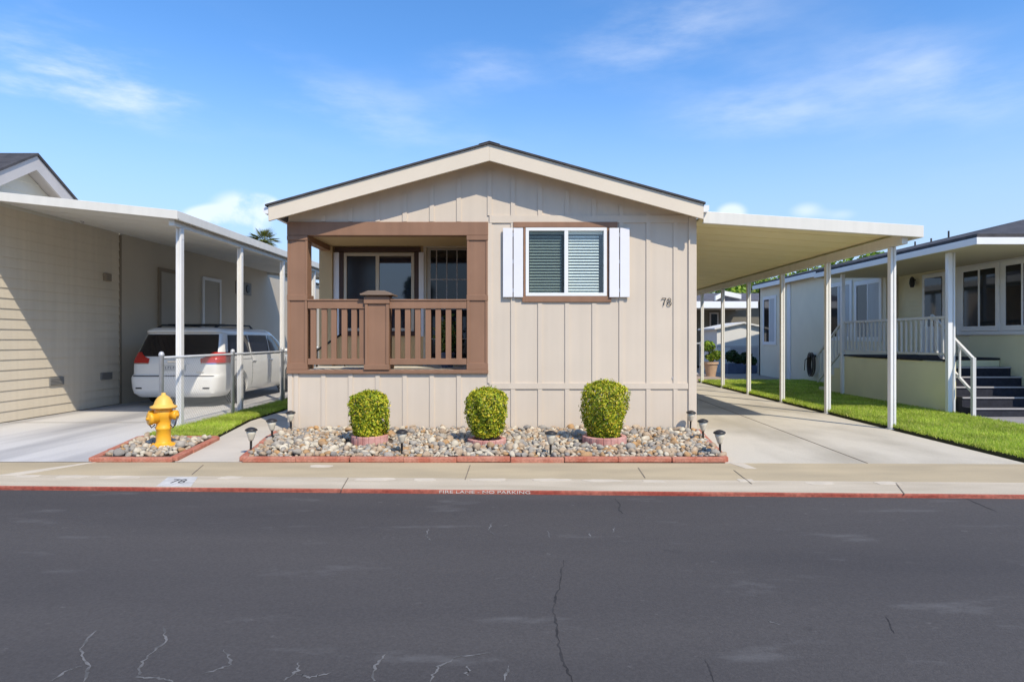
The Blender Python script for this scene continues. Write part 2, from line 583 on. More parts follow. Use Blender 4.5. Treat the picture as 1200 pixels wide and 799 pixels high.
CONC_G = pm('gutter_concrete', (.56, .48, .36), .85, .0, 2.2, .12, 80, col2=(.46, .39, .285), fine=.10, stretch=(.4, 1.8, 1))
CONC_L = pm('left_drive_concrete', (.56, .54, .51), .8, .0, .5, .1, 80, stretch=(1.9, .22, 1), col2=(.34, .33, .325), lo=.46, hi=.62, fine=.08)
CONC_R = pm('right_drive_concrete', (.56, .505, .405), .85, .0, .7, .1, 80, stretch=(1.3, .6, 1), col2=(.40, .355, .275), lo=.43, hi=.66, fine=.10)
CONC_W = pm('walkway_concrete', (.58, .52, .43), .85, .0, 1.2, .1, 80, col2=(.50, .445, .365), fine=.04)
EARTH = pm('bare_earth', (.20, .17, .125), .95, .3, .8, .3, 20)
struct('ground', MB().box(-300, 300, -300, 300, -.5, -.09), EARTH)
def kerb_y(x): return 6.08 - .036 * x
ZR = -.037
struct('road', MB().prism([(-60, -9), (60, -9), (60, kerb_y(60)), (-60, kerb_y(-60))], 'z', -.08, ZR), ASPH)
xs = [-40, -12, -8, -4, 0, 4, 8, 12, 40]
KT = .024
struct('gutter', MB().prism([(x, kerb_y(x) + KT) for x in xs] + [(x, kerb_y(x) + .52) for x in xs[::-1]], 'z', -.08, 0), CONC_G)
struct('pavement', MB().prism([(x, kerb_y(x) + .5215) for x in xs] + [(40, 7.36), (6, 7.36), (2.6, 7.42), (-3, 7.48), (-5.2, 7.5), (-40, 7.5)], 'z', -.08, 0), CONC_S)
KERB = pm('kerb_red_paint', (.30, .058, .036), .8, .0, 5, .3, 60, stretch=(.4, 3, 3), col2=(.40, .13, .085), fine=.25, fscale=30)
struct('kerb', MB().prism([(x, kerb_y(x)) for x in xs] + [(x, kerb_y(x) + KT) for x in xs[::-1]], 'z', -.08, .0), KERB, bevel=.008)
ang = math.atan(-.036)
cxk = WX(568, 6.1)
textmesh('kerb_lettering', 'FIRE LANE - NO PARKING', .040, M['letter'], None,
         Matrix.Translation((cxk, kerb_y(cxk) - .0015, -.0185)) @ Matrix.Rotation(ang, 4, 'Z') @ Matrix.Rotation(R(90), 4, 'X'), 1.92, 'structure')
struct('left_driveway', MB().prism([(-40, 7.504), (-5.09, 7.504), (-5.5, 9.3), (-5.52, 30), (-8.95, 30), (-8.95, 9), (-40, 9)], 'z', -.085, .003), CONC_L)
struct('right_driveway', MB().prism([(2.37, 7.424), (5.86, 7.364), (5.86, 24), (2.72, 24), (2.72, 9.9)], 'z', -.085, .003), CONC_R)
struct('walkway', MB().prism([(-4.10, 7.50), (-3.27, 7.49), (-3.74, 10), (-3.74, 22), (-4.86, 22), (-4.78, 11.2), (-4.42, 9.15)], 'z', -.085, .004), CONC_W)
struct('patio', MB().prism([(2.8, 24.01), (5.865, 24.01), (5.865, 21.42), (9.49, 21.42), (9.49, 25.6), (12, 25.6), (12, 31), (2.8, 31)], 'z', -.085, .004), pm('patio_paving', (.42, .32, .24), .9, .2, 3))
# joints and worn pale marks of the pavement
jm = MB()
for (a, b) in (((408, 560), (400, 574)), ((551, 545), (545, 562)), ((748, 548), (756, 560)), ((860, 551), (881, 567)), ((1050, 566), (1060, 579)), ((238, 545), (225, 556))):
    ya, yb = CH * F / (a[1] - CY), CH * F / (b[1] - CY)
    jm.bar((WX(a[0], ya), ya, .0025), (WX(b[0], yb), yb, .0025), .010, .003)
jm.bar((4.02, 7.40, .0055), (4.46, 23.8, .0055), .014, .003)
for yy in (10.6, 14.0, 17.4): jm.bar((-8.9, yy + .4, .0055), (-5.55, yy + .4, .0055), .014, .003)
struct('pavement_joint', jm, pm('joint_dirt', (.24, .20, .15), .95, .3, 9))
wm = MB()
def blot(x0, x1, y0, y1, z, skew=0, k=16):
    cx, cy, rx, ry = (x0 + x1) / 2, (y0 + y1) / 2, (x1 - x0) / 2, (y1 - y0) / 2
    pts = []
    for i in range(k):
        t = 2 * math.pi * i / k
        q = random.uniform(.75, 1.1)
        sx = math.copysign(abs(math.cos(t)) ** .7, math.cos(t))
        sy = math.copysign(abs(math.sin(t)) ** .7, math.sin(t))
        pts.append((cx + rx * q * sx + skew * sy * ry, cy + ry * q * sy))
    return pts
for (a, b, y) in ((15, 48, 558), (62, 104, 558.5), (114, 166, 559), (255, 284, 559.5), (416, 465, 561.5), (483, 514, 562), (549, 594, 562), (622, 672, 562.5), (682, 730, 563), (751, 779, 564), (362, 390, 546), (945, 980, 566), (1025, 1055, 566), (863, 884, 563)):
    Y = CH * F / (y - CY)
    wm.prism(blot(WX(a, Y), WX(b, Y), Y - .075, Y + .075, 0), 'z', .0005, .0025)
Y1, Y2 = 7.5, 6.75
wm.prism([(-5.1, 7.44), (-5.0, 7.5), (-5.35, 6.75), (-5.62, 6.72)], 'z', .0005, .0025)
wm.prism([(2.42, 7.42), (2.58, 7.4), (2.62, 7.1), (2.5, 7.12)], 'z', .0005, .0025)
struct('worn_pavement_mark', wm, pm('worn_concrete', (.62, .54, .42), .9, .15, 6))
# road wear: dark cracks and pale sealed cracks
CRACK_N = [0]
def crack(mb, pts, w, seg=5, jit=.02, z=ZR + .0015):
    """a ragged ribbon whose width comes and goes, tapering out at both ends"""
    CRACK_N[0] += 1
    z += CRACK_N[0] * 3e-5
    P = []
    for i in range(len(pts) - 1):
        ya, yb = CH_ROAD * F / (pts[i][1] - CY), CH_ROAD * F / (pts[i + 1][1] - CY)
        a, b = Vector((WX(pts[i][0], ya), ya, z)), Vector((WX(pts[i + 1][0], yb), yb, z))
        for k in range(seg): P.append(a.lerp(b, k / seg) + Vector((random.gauss(0, jit * .4), random.gauss(0, jit * .25), 0)))
        if i == len(pts) - 2: P.append(b)
    V, Fc = [], []
    for i, p in enumerate(P):
        d = (P[min(i + 1, len(P) - 1)] - P[max(i - 1, 0)]).normalized()
        nn = Vector((-d.y, d.x, 0))
        ww = w * random.uniform(.35, 1.5) / 2 * min(1, .25 + min(i, len(P) - 1 - i) / 4)
        V += [p - nn * ww, p + nn * ww]
        if i: Fc.append((2 * i - 2, 2 * i, 2 * i + 1, 2 * i - 1))
    mb.add(V, Fc)
CH_ROAD = CH - ZR
dk = MB()
crack(dk, [(661, 656), (655, 690), (648, 712), (654, 738), (657, 770), (671, 799)], .010, 9, .010)
crack(dk, [(721, 584), (727, 592), (725, 597), (730, 602)], .014, 4, .015)
crack(dk, [(1132, 584), (1150, 592), (1170, 600)], .014, 4, .015)
crack(dk, [(1038, 720), (1044, 735), (1048, 742)], .006, 5, .008)
crack(dk, [(826, 772), (832, 785), (837, 799)], .006, 5, .006)
struct('road_crack', dk, M['black_crack'])
lt = MB()
for pts in ([(113, 738), (94, 760), (103, 780), (98, 799)], [(60, 799), (78, 785), (96, 780)], [(191, 733), (196, 750), (166, 775), (162, 793), (196, 796), (202, 799)], [(262, 761), (271, 779), (236, 790)],
            [(349, 776), (347, 787), (332, 798)], [(348, 789), (362, 794), (388, 788)], [(452, 766), (440, 780), (436, 799)], [(505, 799), (511, 783), (535, 770), (575, 765)], [(548, 780), (548, 792)], [(590, 798), (596, 780)],
            [(502, 619), (500, 628), (504, 633)], [(578, 612), (573, 620), (579, 627)], [(642, 622), (644, 630)], [(690, 624), (692, 629)], [(718, 616), (719, 624)], [(900, 727), (914, 732)]):
    crack(lt, pts, .012, 8, .014)
struct('pale_road_crack', lt, M['pale_crack'])
# painted address plate on the pavement
plt = MB()
q = [(183, 570), (197, 559), (232, 559), (224, 570)]
pp = []
for (x, y) in q:
    Y = CH * F / (y - CY)
    pp.append((WX(x, Y), Y))
plt.prism(pp, 'z', .0005, .004)
ap = thing('address_marking', (pp[0][0] + .2, pp[0][1] + .2, 0), 'white painted address block reading 78 on the pavement by the red kerb', 'address marking')
plt.build('painted_block', pm('white_road_paint', (.60, .58, .54), .85, .25, 8), ap)
ctr = sum((Vector((*p, 0)) for p in pp), Vector()) / 4
shear = Matrix.Identity(4)
shear[0][1] = -.25
textmesh('digits', '78', .25, M['letterblack'], ap, Matrix.Translation((ctr.x, ctr.y, .0045)) @ shear, .62)

# ------------------------------------------------------------------ planted beds
bed = [(-3.28, 7.52), (2.38, 7.52), (2.68, 9.95), (-3.72, 9.95)]
struct('bed_soil', MB().prism(bed, 'z', -.085, .03), M['soil'])
hbed = [(-5.05, 7.56), (-4.15, 7.56), (-4.42, 9.1), (-5.45, 9.1)]
struct('hydrant_bed_soil', MB().prism(hbed, 'z', -.085, .03), M['soil'])
def edging(mb, pts, w=.085, h=.062, L=.60):
    for i in range(len(pts) - 1):
        a, b = Vector((*pts[i], 0)), Vector((*pts[i + 1], 0))
        n = max(1, round((b - a).length / L))
        for k in range(n):
            p, q_ = a.lerp(b, k / n), a.lerp(b, (k + 1) / n)
            d = (q_ - p).normalized() * .002
            jz = Vector((0, 0, h / 2 + random.uniform(-.006, .004)))
            jx = Vector((random.uniform(-.006, .006), random.uniform(-.006, .006), 0))
            mb.bar(p + d + jz + jx, q_ - d + jz + jx, w, h)
e1 = MB()
edging(e1, [(-3.74, 9.7), (-3.29, 7.50), (2.385, 7.48), (2.70, 9.8)])
tag(e1.build('garden_edging', M['brick'], at=(0, 7.5, 0), bevel=.012), 'long red brick edging around the rock bed in front of the beige house', 'garden edging')
e2 = MB()
edging(e2, [(-5.08, 7.52), (-4.12, 7.52), (-4.38, 9.12), (-5.48, 9.12), (-5.08, 7.52)], .09, .055)
tag(e2.build('garden_edging', M['brick'], at=(-4.8, 8.3, 0), bevel=.012), 'small red brick edging framing the rocks around the yellow hydrant', 'garden edging')

# river rocks
import bmesh
ROCKC = dict(
    grey=pm('rock_grey', (.40, .355, .285), .8, .0, 9, .35, 30, col2=(.26, .235, .20), fine=.15),
    white=pm('rock_white', (.62, .545, .41), .8, .0, 9, .35, 30, col2=(.45, .39, .29), fine=.1),
    tan=pm('rock_tan', (.50, .38, .25), .8, .0, 9, .35, 30, col2=(.30, .22, .15), fine=.12),
    ochre=pm('rock_ochre', (.47, .27, .11), .8, .0, 9, .35, 30, col2=(.34, .22, .12), fine=.12),
    slate=pm('rock_slate', (.21, .19, .165), .8, .0, 9, .3, 30, col2=(.29, .265, .23), fine=.15))
RLAB = dict(
    grey=('grey rounded river rock lying in the red-edged bed below the beige house', 'grey rounded river rock lying around the yellow hydrant'),
    white=('off-white rounded river rock lying in the red-edged bed below the beige house', 'off-white rounded river rock lying around the yellow hydrant'),
    tan=('tan rounded river rock lying in the red-edged bed below the beige house', 'tan rounded river rock lying around the yellow hydrant'),
    ochre=('ochre orange-brown river rock lying in the red-edged bed below the beige house', 'ochre orange-brown river rock lying around the yellow hydrant'),
    slate=('dark brown-grey river rock lying in the red-edged bed below the beige house', 'dark brown-grey river rock lying around the yellow hydrant'))
def rock_geo(seed):
    bm = bmesh.new()
    bmesh.ops.create_icosphere(bm, subdivisions=2, radius=1)
    r = random.Random(seed)
    ph = [(Vector((r.gauss(0, 1), r.gauss(0, 1), r.gauss(0, 1))).normalized(), r.uniform(.50, .90)) for _ in range(11)]
    for v in bm.verts:
        for d, k in ph:
            t = v.co.dot(d)
            if t > k: v.co -= d * (t - k) * .8
        v.co *= 1 + .06 * math.sin(3 * v.co.x + seed) * math.cos(4 * v.co.y)
    vs = [v.co.copy() for v in bm.verts]
    fs = [tuple(v.index for v in f.verts) for f in bm.faces]
    bm.free()
    return vs, fs
RGEO = [rock_geo(s) for s in range(7)]
CKEYS = list(ROCKC)
CWT = [.25, .27, .30, .09, .09]
def rock_proto():
    out = {}
    for g, (vs, fs) in enumerate(RGEO):
        for c in CKEYS:
            me = bpy.data.meshes.new('river_rock')
            me.from_pydata([tuple(v) for v in vs], [], fs)
            me.materials.append(ROCKC[c])
            me.polygons.foreach_set('use_smooth', [True] * len(fs))
            out[g, c] = me
    return out
RME = rock_proto()
def inside(poly, x, y):
    c = False
    for i in range(len(poly)):
        (x1, y1), (x2, y2) = poly[i], poly[i - 1]
        if (y1 > y) != (y2 > y) and x < (x2 - x1) * (y - y1) / (y2 - y1) + x1: c = not c
    return c
SHRUBS = [(WX(431.5, 8.62), 8.70), (WX(570, 8.55), 8.66), (WX(709, 8.62), 8.70)]
def scatter(poly, n, rmin, dmin, avoid):
    xs_, ys_ = [p[0] for p in poly], [p[1] for p in poly]
    out, cells = [], {}
    for _ in range(n * 40):
        if len(out) >= n: break
        x, y = random.uniform(min(xs_) + .06, max(xs_) - .06), random.uniform(min(ys_) + .07, max(ys_) - .02)
        if not inside(poly, x, y) or any((x - a) ** 2 + (y - b) ** 2 < rr * rr for a, b, rr in avoid): continue
        s = random.choice((.029, .034, .040, .048, .062)) * random.uniform(.85, 1.15)
        gx_, gy_ = int(x / .12), int(y / .12)
        if any((x - a) ** 2 + (y - b) ** 2 < (.72 * (s + t)) ** 2 for i_ in (-1, 0, 1) for j_ in (-1, 0, 1) for a, b, t in cells.get((gx_ + i_, gy_ + j_), ())): continue
        out.append((x, y, s))
        cells.setdefault((gx_, gy_), []).append((x, y, s))
    return out
def place_rocks(pts, which, keep, where):
    pts = sorted(pts, key=lambda p: p[1])
    rest = {c: MB() for c in CKEYS}
    for i, (x, y, s) in enumerate(pts):
        g = random.randrange(7)
        c = random.choices(CKEYS, CWT)[0]
        sc = (s * random.uniform(.9, 1.35), s * random.uniform(.8, 1.1), s * random.uniform(.5, .95))
        eul = (random.uniform(-.5, .5), random.uniform(-.5, .5), random.uniform(0, 6.28))
        z = .03 + sc[2] * .6 + random.uniform(-.01, .022)
        if i < keep:
            o = bpy.data.objects.new('river_rock', RME[g, c])
            COL.objects.link(o)
            o.location, o.rotation_euler, o.scale = (x, y, z), eul, sc
            tag(o, RLAB[c][which], 'rock', (c if c != 'slate' else 'dark') + ' river rocks ' + ('of the front bed' if which == 0 else 'around the hydrant'))
        else:
            m = Matrix.LocRotScale((x, y, z), __import__('mathutils').Euler(eul), sc)
            rest[c].add([m @ v for v in RGEO[g][0]], RGEO[g][1])
    names = dict(grey='grey_rocks', white='white_rocks', tan='tan_rocks', ochre='ochre_rocks', slate='dark_rocks')
    for c in CKEYS:
        if rest[c].v:
            o = rest[c].build(names[c], ROCKC[c], smooth=True, recalc=False)
            tag(o, {'grey': 'grey', 'white': 'off-white', 'tan': 'tan', 'ochre': 'ochre', 'slate': 'dark brown-grey'}[c] + ' smaller river rocks ' + where, 'rocks', kind='stuff')
av = [(a, b - .03, q_) for (a, b), q_ in zip(SHRUBS, (.36, .30, .38))]
place_rocks(scatter(bed, 3200, 0, 0, av), 0, 230, 'filling the back of the bed by the beige wall')
place_rocks(scatter([(-5.0, 7.6), (-4.2, 7.6), (-4.45, 9.05), (-5.4, 9.05)], 230, 0, 0, [(-4.70, 8.33, .15)]), 1, 66, 'at the back of the small bed behind the yellow hydrant')

# clipped shrubs with ring edging
SHL = leafmat('shrub_leaf', [(.03, .07, .008), (.20, .30, .018), (.46, .53, .028), (.70, .68, .045), (.78, .58, .06)], .32)
SHLB = ['yellow-green clipped shrub with an orange tint, under the porch railing', 'brighter lime-green clipped shrub at the corner between porch and plain wall', 'rounded golden-green clipped shrub below the shuttered window']
RLABL = ['pink ring edging round the shrub under the porch railing', 'pink ring edging round the lime shrub at the porch corner, mostly buried in rocks', 'pink ring edging round the golden shrub below the shuttered window']
def barrel(z, k):   # radius profile of the clipped crown, z 0..1
    return np.interp(z, [0, .06, .2, .5, .84, .95, 1.0], ([.72, .84, .93, 1.0, 1.0, .90, .60], [.56, .68, .82, 1.0, 1.0, .86, .50], [.60, .70, .82, .98, 1.0, .88, .55])[k])
for i, (sx, sy) in enumerate(SHRUBS):
    hgt = (.62, .665, .76)[i]
    rad = (.245, .262, .298)[i]
    sh = thing('clipped_shrub', (sx, sy, 0), SHLB[i], 'shrub', 'clipped shrubs in the front bed')
    n = 10000
    zz = RNG.uniform(0, 1, n)
    th = RNG.uniform(0, 2 * np.pi, n)
    lump = 1 + .08 * np.sin(3 * th + i * 2 + 5 * zz) + .06 * np.sin(7 * th + 9 * zz + i) + .05 * np.sin(11 * th - 17 * zz + 2 * i) + .04 * RNG.normal(size=n)
    rr = barrel(zz, i) * rad * lump * np.where(RNG.uniform(size=n) < .3, RNG.uniform(.6, 1, n), RNG.uniform(.92, 1.04, n))
    cen = np.stack([sx + rr * np.cos(th), sy + rr * np.sin(th), .125 + zz * (hgt - .045)], 1)
    nt = 1600
    r2, t2 = rad * .80 * np.sqrt(RNG.uniform(0, 1, nt)), RNG.uniform(0, 2 * np.pi, nt)
    top = np.stack([sx + r2 * np.cos(t2), sy + r2 * np.sin(t2), .09 + hgt * (1.02 - .16 * (r2 / rad) ** 2) + .018 * RNG.normal(size=nt)], 1)
    nrm = np.concatenate([np.stack([np.cos(th), np.sin(th), (zz - .4) * .9], 1), np.tile([0, 0, 1.0], (nt, 1))])
    leafmesh('foliage', np.concatenate([cen, top]), .0175, SHL, sh, normals=nrm, flat=.55, aspect=.55)
    st = MB()
    for k in range(5):
        a = k * 1.257 + i
        st.tube([(sx + .03 * math.cos(a), sy + .03 * math.sin(a), 0), (sx + .10 * math.cos(a), sy + .1 * math.sin(a), .25), (sx + .17 * math.cos(a), sy + .17 * math.sin(a), hgt * .8)], [.014, .01, .004], 6)
    st.build('stem', M['bark'], sh)
    rg = MB()
    for k in range(18):
        a0, a1 = 2 * math.pi * k / 18, 2 * math.pi * (k + 1) / 18
        R_ = rad * 1.0
        rg.prism([(sx + r_ * math.cos(a), sy + r_ * math.sin(a)) for r_, a in ((R_, a0), (R_ + .004, (a0 + a1) / 2), (R_, a1), (R_ - .06, a1), (R_ - .06, a0))], 'z', 0, (.14, .10, .13)[i])
    tag(rg.build('ring_edging', M['pinkring'], at=(sx, sy, 0), bevel=.01), RLABL[i], 'ring edging')

# solar path lights
def path_light():
    t = thing('path_light', (0, 0, 0), 'x', 'path light', 'solar path lights of the front bed')
    MB().lathe([(.075, .205), (.078, .212), (.066, .225), (.035, .238), (.012, .243), (0, .244)], n=20).build('cap', M['lampblack'], t, smooth=True)
    MB().lathe([(.024, .095), (.034, .115), (.050, .160), (.064, .203)], n=20).build('lens', M['lampglass'], t, smooth=True)
    MB().lathe([(.010, -.03), (.014, .0), (.015, .09), (.026, .100), (.026, .108), (.015, .112)], n=12).build('stem', M['lampblack'], t, smooth=True)
    return t
PL = [(294, 533, 'solar path light at the left front corner of the front bed', 0), (319, 519.5, 'middle solar path light of the three on the walkway side of the bed', 0), (341, 507.5, 'solar path light nearest the porch wall on the walkway side', 0),
      (471, 536, 'solar path light on the front edging between the first two shrubs', .0), (645, 538, 'low pale solar path light on the front edging between the last two shrubs', .0),
      (809, 507, 'solar path light against the beige wall corner by the right driveway', 0), (824, 520, 'middle solar path light of the three beside the right driveway', 0), (844, 537, 'solar path light at the right front corner of the front bed', 0)]
pl0 = path_light()
for i, (px, py, lab, dz) in enumerate(PL):
    Y = CH * F / (py - CY)
    Y = max(Y, 7.60)
    o = pl0 if i == 0 else copy_tree(pl0)
    o.location = (WX(px, Y), Y, .07)
    o.scale = (.98, .98, 1.14)
    o['label'] = lab
    o.rotation_euler = (random.uniform(-.04, .04), random.uniform(-.05, .05), random.uniform(0, 6))

# ------------------------------------------------------------------ fire hydrant
hx, hy = -4.70, 8.33
hy_t = thing('fire_hydrant', (hx, hy, 0), 'yellow fire hydrant standing among rocks beside the left driveway', 'fire hydrant')
MB().lathe([(.145, .03), (.150, .045), (.150, .075), (.10, .09), (.088, .11), (.085, .26), (.094, .27), (.094, .295), (.086, .305), (.086, .38), (.105, .42), (.115, .46), (.112, .50), (.10, .53), (.098, .545)], (hx, hy, 0), 28).build('barrel', M['hydrant'], hy_t, smooth=True)
MB().lathe([(.155, .545), (.160, .555), (.158, .572), (.125, .582), (.112, .60), (.100, .64), (.072, .685), (.04, .71), (.026, .716), (.026, .742), (.0, .745)], (hx, hy, 0), 28).build('bonnet', M['hydranttop'], hy_t, smooth=True)
bl = MB()
for k in range(8):
    a = k * math.pi / 4 + .2
    bl.lathe([(.013, .535), (.013, .548), (0, .549)], (hx + .132 * math.cos(a), hy + .132 * math.sin(a), 0), 6)
    bl.lathe([(.014, .074), (.014, .088), (0, .089)], (hx + .125 * math.cos(a), hy + .125 * math.sin(a), 0), 6)
bl.build('flange_bolt', M['hydrant'], hy_t)
for sgn in (-1, 1):
    nz = MB()
    nz.lathe([(.055, sgn * .08), (.055, sgn * .135), (.063, sgn * .14), (.063, sgn * .175), (.05, sgn * .182), (.02, sgn * .184), (.02, sgn * .20), (0, sgn * .20)], (hx, hy, .455), 20, axis='x')
    nz.build('nozzle_cap', M['hydrant'], hy_t, smooth=True)
fr = MB()
m0 = len(fr.v)
fr.lathe([(.07, -.07), (.07, -.14), (.082, -.145), (.082, -.18), (.06, -.188), (.02, -.19), (.02, -.21), (0, -.21)], (0, 0, 0), 22, axis='y')
mt = Matrix.Translation((hx, hy, .42)) @ Matrix.Rotation(R(-38), 4, 'Z')
fr.v = [tuple(mt @ Vector(p)) for p in fr.v]
fr.build('front_nozzle', M['hydrant'], hy_t, smooth=True)
ch = MB()
for sgn in (-1, 1):
    ch.tube([(hx + sgn * .185, hy - .02, .43), (hx + sgn * .175, hy - .03, .34), (hx + sgn * .14, hy - .03, .29), (hx + sgn * .10, hy - .02, .33)], .008, 6)
ch.build('cap_chain', M['chainmetal'], hy_t, smooth=True)

# ------------------------------------------------------------------ the beige mobile home
HX0, HX1, HY = -3.678, 2.715, 10.0
RX, RZ, RS = -.50, 4.42, .279      # ridge x, height of the roof plane, slope
def roof_z(x): return RZ - RS * abs(x - RX)
home = thing('mobile_home', (0, HY, 0), 'beige gabled mobile home with brown front porch and white shuttered window', 'mobile home')
YB = 24.0
PX0, PX1 = HX0, -.545     # porch bay
PZ0, PZ1 = .95, 3.07
PY = 11.8
WIN = (WX(616, 10), WX(711, 10), WZ(347, 10), WZ(267, 10))
w = MB()
# plain right half of the facade with its window opening
holes(w, 'y', PX1, HX1, .0, 3.20, HY, HY + .14, [WIN])
# skirting below the porch
w.box(HX0, PX1, HY, HY + .14, 0, .905)
# gable
w.prism([(HX0, 3.20), (HX1, 3.20), (HX1, roof_z(HX1) - .09), (RX, RZ - .09), (HX0, roof_z(HX0) - .09)], 'y', HY, HY + .14)
BT = [571 + 31.7 * k for k in range(-8, 9)]
for px in BT:
    x = WX(px, 10) - .02
    x = max(HX0 + .03, x)
    bw, d = .034, .016
    ztop = roof_z(x) - .30
    if abs(px - 571) < 1: x = PX1 - .001 + bw
    if x < PX1 - .05:
        w.box(x - bw, x + bw, HY - d, HY, .035, .905)
        w.box(x - bw, x + bw, HY - d, HY, 3.29, ztop)
    elif x < HX1 - .1:
        segs = [(.035, .665), (.755, 3.27), (3.385, ztop)]
        for (a, b) in segs:
            if WIN[0] - .06 < x < WIN[1] + .06 and a < WIN[2] < b:
                w.box(x - bw, x + bw, HY - d, HY, a, WIN[2] - .115)
            else: w.box(x - bw, x + bw, HY - d, HY, a, b)
w.box(PX1 + .03, HX1 - .11, HY - .02, HY, .665, .755)      # mid rail
w.box(PX1 + .03, HX1 - .11, HY - .02, HY, 3.27, 3.385)     # belly board under the gable
w.box(HX0, HX1, HY - .012, HY, .0, .03)
# side and rear walls
holes(w, 'x', HY + .14, YB - .14, 0, 3.30, HX1 - .14, HX1, [])
w.box(HX0, HX0 + .14, PY + .14, YB - .14, 0, 3.30)
w.box(HX0, HX0 + .10, HY + .14, PY, 0, .905)
w.box(HX0, HX1, YB - .14, YB, 0, 3.30)
w.prism([(HX0, 3.30), (HX1, 3.30), (HX1, roof_z(HX1) - .09), (RX, RZ - .09), (HX0, roof_z(HX0) - .09)], 'y', YB - .14, YB)
w.build('wall', M['siding'], home)
ct = MB()
ct.box(HX1 - .105, HX1 + .022, HY - .026, HY, .035, 3.36)
ct.box(HX1 + .001, HX1 + .022, HY, HY + .1, .035, 3.30)
ct.build('corner_trim', M['siding'], home, bevel=.006)
gt = MB()
gt.lathe([(.030, -.006), (.028, -.008), (0, -.009)], (WX(790, 10), HY - .0, WZ(443, 10)), 16, axis='y', sx=1.3)
gt.build('wall_cap', M['lngrey'], home)
# roof: shingled slopes, soffit, gable fascia
OH = .34
YF = HY - OH
rf = MB()
for sgn, xe in ((-1, -3.90), (1, 2.78)):
    rf.prism([(RX, RZ - .012), (xe, roof_z(xe) - .012), (xe, roof_z(xe) + .016), (RX, RZ + .016)], 'y', YF - .03, YB + .15)
for sgn in (-1, 1):
    rf.prism([(RX, RZ + .017), (RX + sgn * .16, RZ - .16 * RS + .017), (RX + sgn * .16, RZ - .16 * RS + .025), (RX, RZ + .027)], 'y', YF - .035, YB + .15)
rf.build('roof', M['shingle'], home)
sf = MB()
for xe in (-3.84, 2.735):
    sf.prism([(RX, RZ - .015), (xe, roof_z(xe) - .015), (xe, roof_z(xe) - .085), (RX, RZ - .085)], 'y', YF + .041, HY - .003)
sf.build('soffit', M['soffit'], home)
fa = MB()
FD = .265
for xe in (-3.86, 2.755):
    fa.prism([(RX, RZ - .014), (xe, roof_z(xe) - .014), (xe, roof_z(xe) - FD + .02), (RX, RZ - FD)], 'y', YF, YF + .04)
fa.build('gable_fascia', M['trimcream'], home, bevel=.004)
gu = MB()
for xe in (-3.865, 2.76):
    sg = -1 if xe < 0 else 1
    z = roof_z(xe)
    gu.prism([(xe, z - .03), (xe + sg * .085, z - .03), (xe + sg * .085, z - .10), (xe + sg * .055, z - .13), (xe, z - .13)], 'y', YF + .015, YB)
gu.build('gutter', M['white'], home)
# house number in small strokes
def arc(cx, cz, rx, rz, a0, a1, n=14): return [(cx + rx * math.cos(R(a0 + (a1 - a0) * i / n)), cz + rz * math.sin(R(a0 + (a1 - a0) * i / n))) for i in range(n + 1)]
nx, nzz = WX(775.5, 10), WZ(358, 10)
h_ = .115
dg = MB()
def stroke(pts, r): dg.tube([(nx + x, HY - .018, nzz + z) for x, z in pts], r, 6)
stroke([(0, h_ - .02), (.004, h_), (.062, h_)], .006)
stroke([(.062, h_), (.036, h_ * .5), (.026, 0)], .0065)
dg.build('house_number', M['number'], home)
d7 = dg
dg = MB()
stroke(arc(.115, h_ * .75, .024, h_ * .24, 0, 360), .0055)
stroke(arc(.115, h_ * .26, .030, h_ * .27, 0, 360), .006)
dg.build('house_number', M['number'], home)

# --- porch
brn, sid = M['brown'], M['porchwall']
# back wall with window and door openings
VW = (WX(403, PY), WX(485.5, PY), WZ(388, PY), WZ(296.5, PY))
DR = (WX(500, PY), WX(563, PY), PZ0, WZ(290.5, PY))
pw = MB()
holes(pw, 'y', HX0 + .14, PX1 + .16, PZ0, 3.22, PY, PY + .14, [VW, DR])
for k in range(6):
    x = HX0 + .3 + k * .42
    if not (VW[0] - .12 < x < VW[1] + .3 or DR[0] - .1 < x): pw.box(x - .03, x + .03, PY - .015, PY, PZ0, 3.2)
pw.box(WX(376, PY), WX(391, PY), PY - .10, PY - .001, PZ0, 3.2)
pw.box(PX1, PX1 + .14, HY + .141, PY - .001, PZ0, 3.2)
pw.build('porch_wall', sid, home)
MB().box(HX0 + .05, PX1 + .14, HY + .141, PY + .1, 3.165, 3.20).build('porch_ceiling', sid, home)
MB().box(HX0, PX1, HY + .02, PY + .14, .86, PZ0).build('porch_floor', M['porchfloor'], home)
bm_ = MB()
bm_.box(HX0 - .012, PX1 + .01, HY - .035, HY + .14, PZ1, 3.283)
bm_.build('porch_beam', brn, home, bevel=.006)
sb = MB()
sb.box(HX0 - .01, HX0 + .14, HY + .141, PY + .0, PZ1, 3.22)
sb.build('porch_side_beam', brn, home)
tb = MB()
tb.box(HX0 - .015, PX1 + .012, HY - .05, HY + .02, .907, .965)
tb.build('porch_sill', brn, home, bevel=.006)
def column(x0, x1, name='porch_column'):
    c = MB()
    d = .30
    c.box(x0 + .03, x1 - .03, HY - .02, HY + d - .04, .967, PZ1 - .003)
    for (zz0, zz1, g) in ((.967, 1.07, 0), (2.05, 2.14, 0.0), (PZ1 - .075, PZ1 - .003, .0)):
        c.box(x0 + g, x1 - g, HY - .04, HY + d - .02, zz0, zz1)
    c.box(x0 + .004, x0 + .045, HY - .034, HY + .02, 1.07, 2.05)
    c.box(x1 - .045, x1 - .004, HY - .034, HY + .02, 1.07, 2.05)
    c.box(x0 + .004, x0 + .038, HY - .030, HY + .02, 2.14, PZ1 - .075)
    c.box(x1 - .038, x1 - .004, HY - .030, HY + .02, 2.14, PZ1 - .075)
    return c.build(name, brn, home, bevel=.005)
column(HX0 - .012, WX(361, 10))
column(WX(547, 10), PX1 + .008)
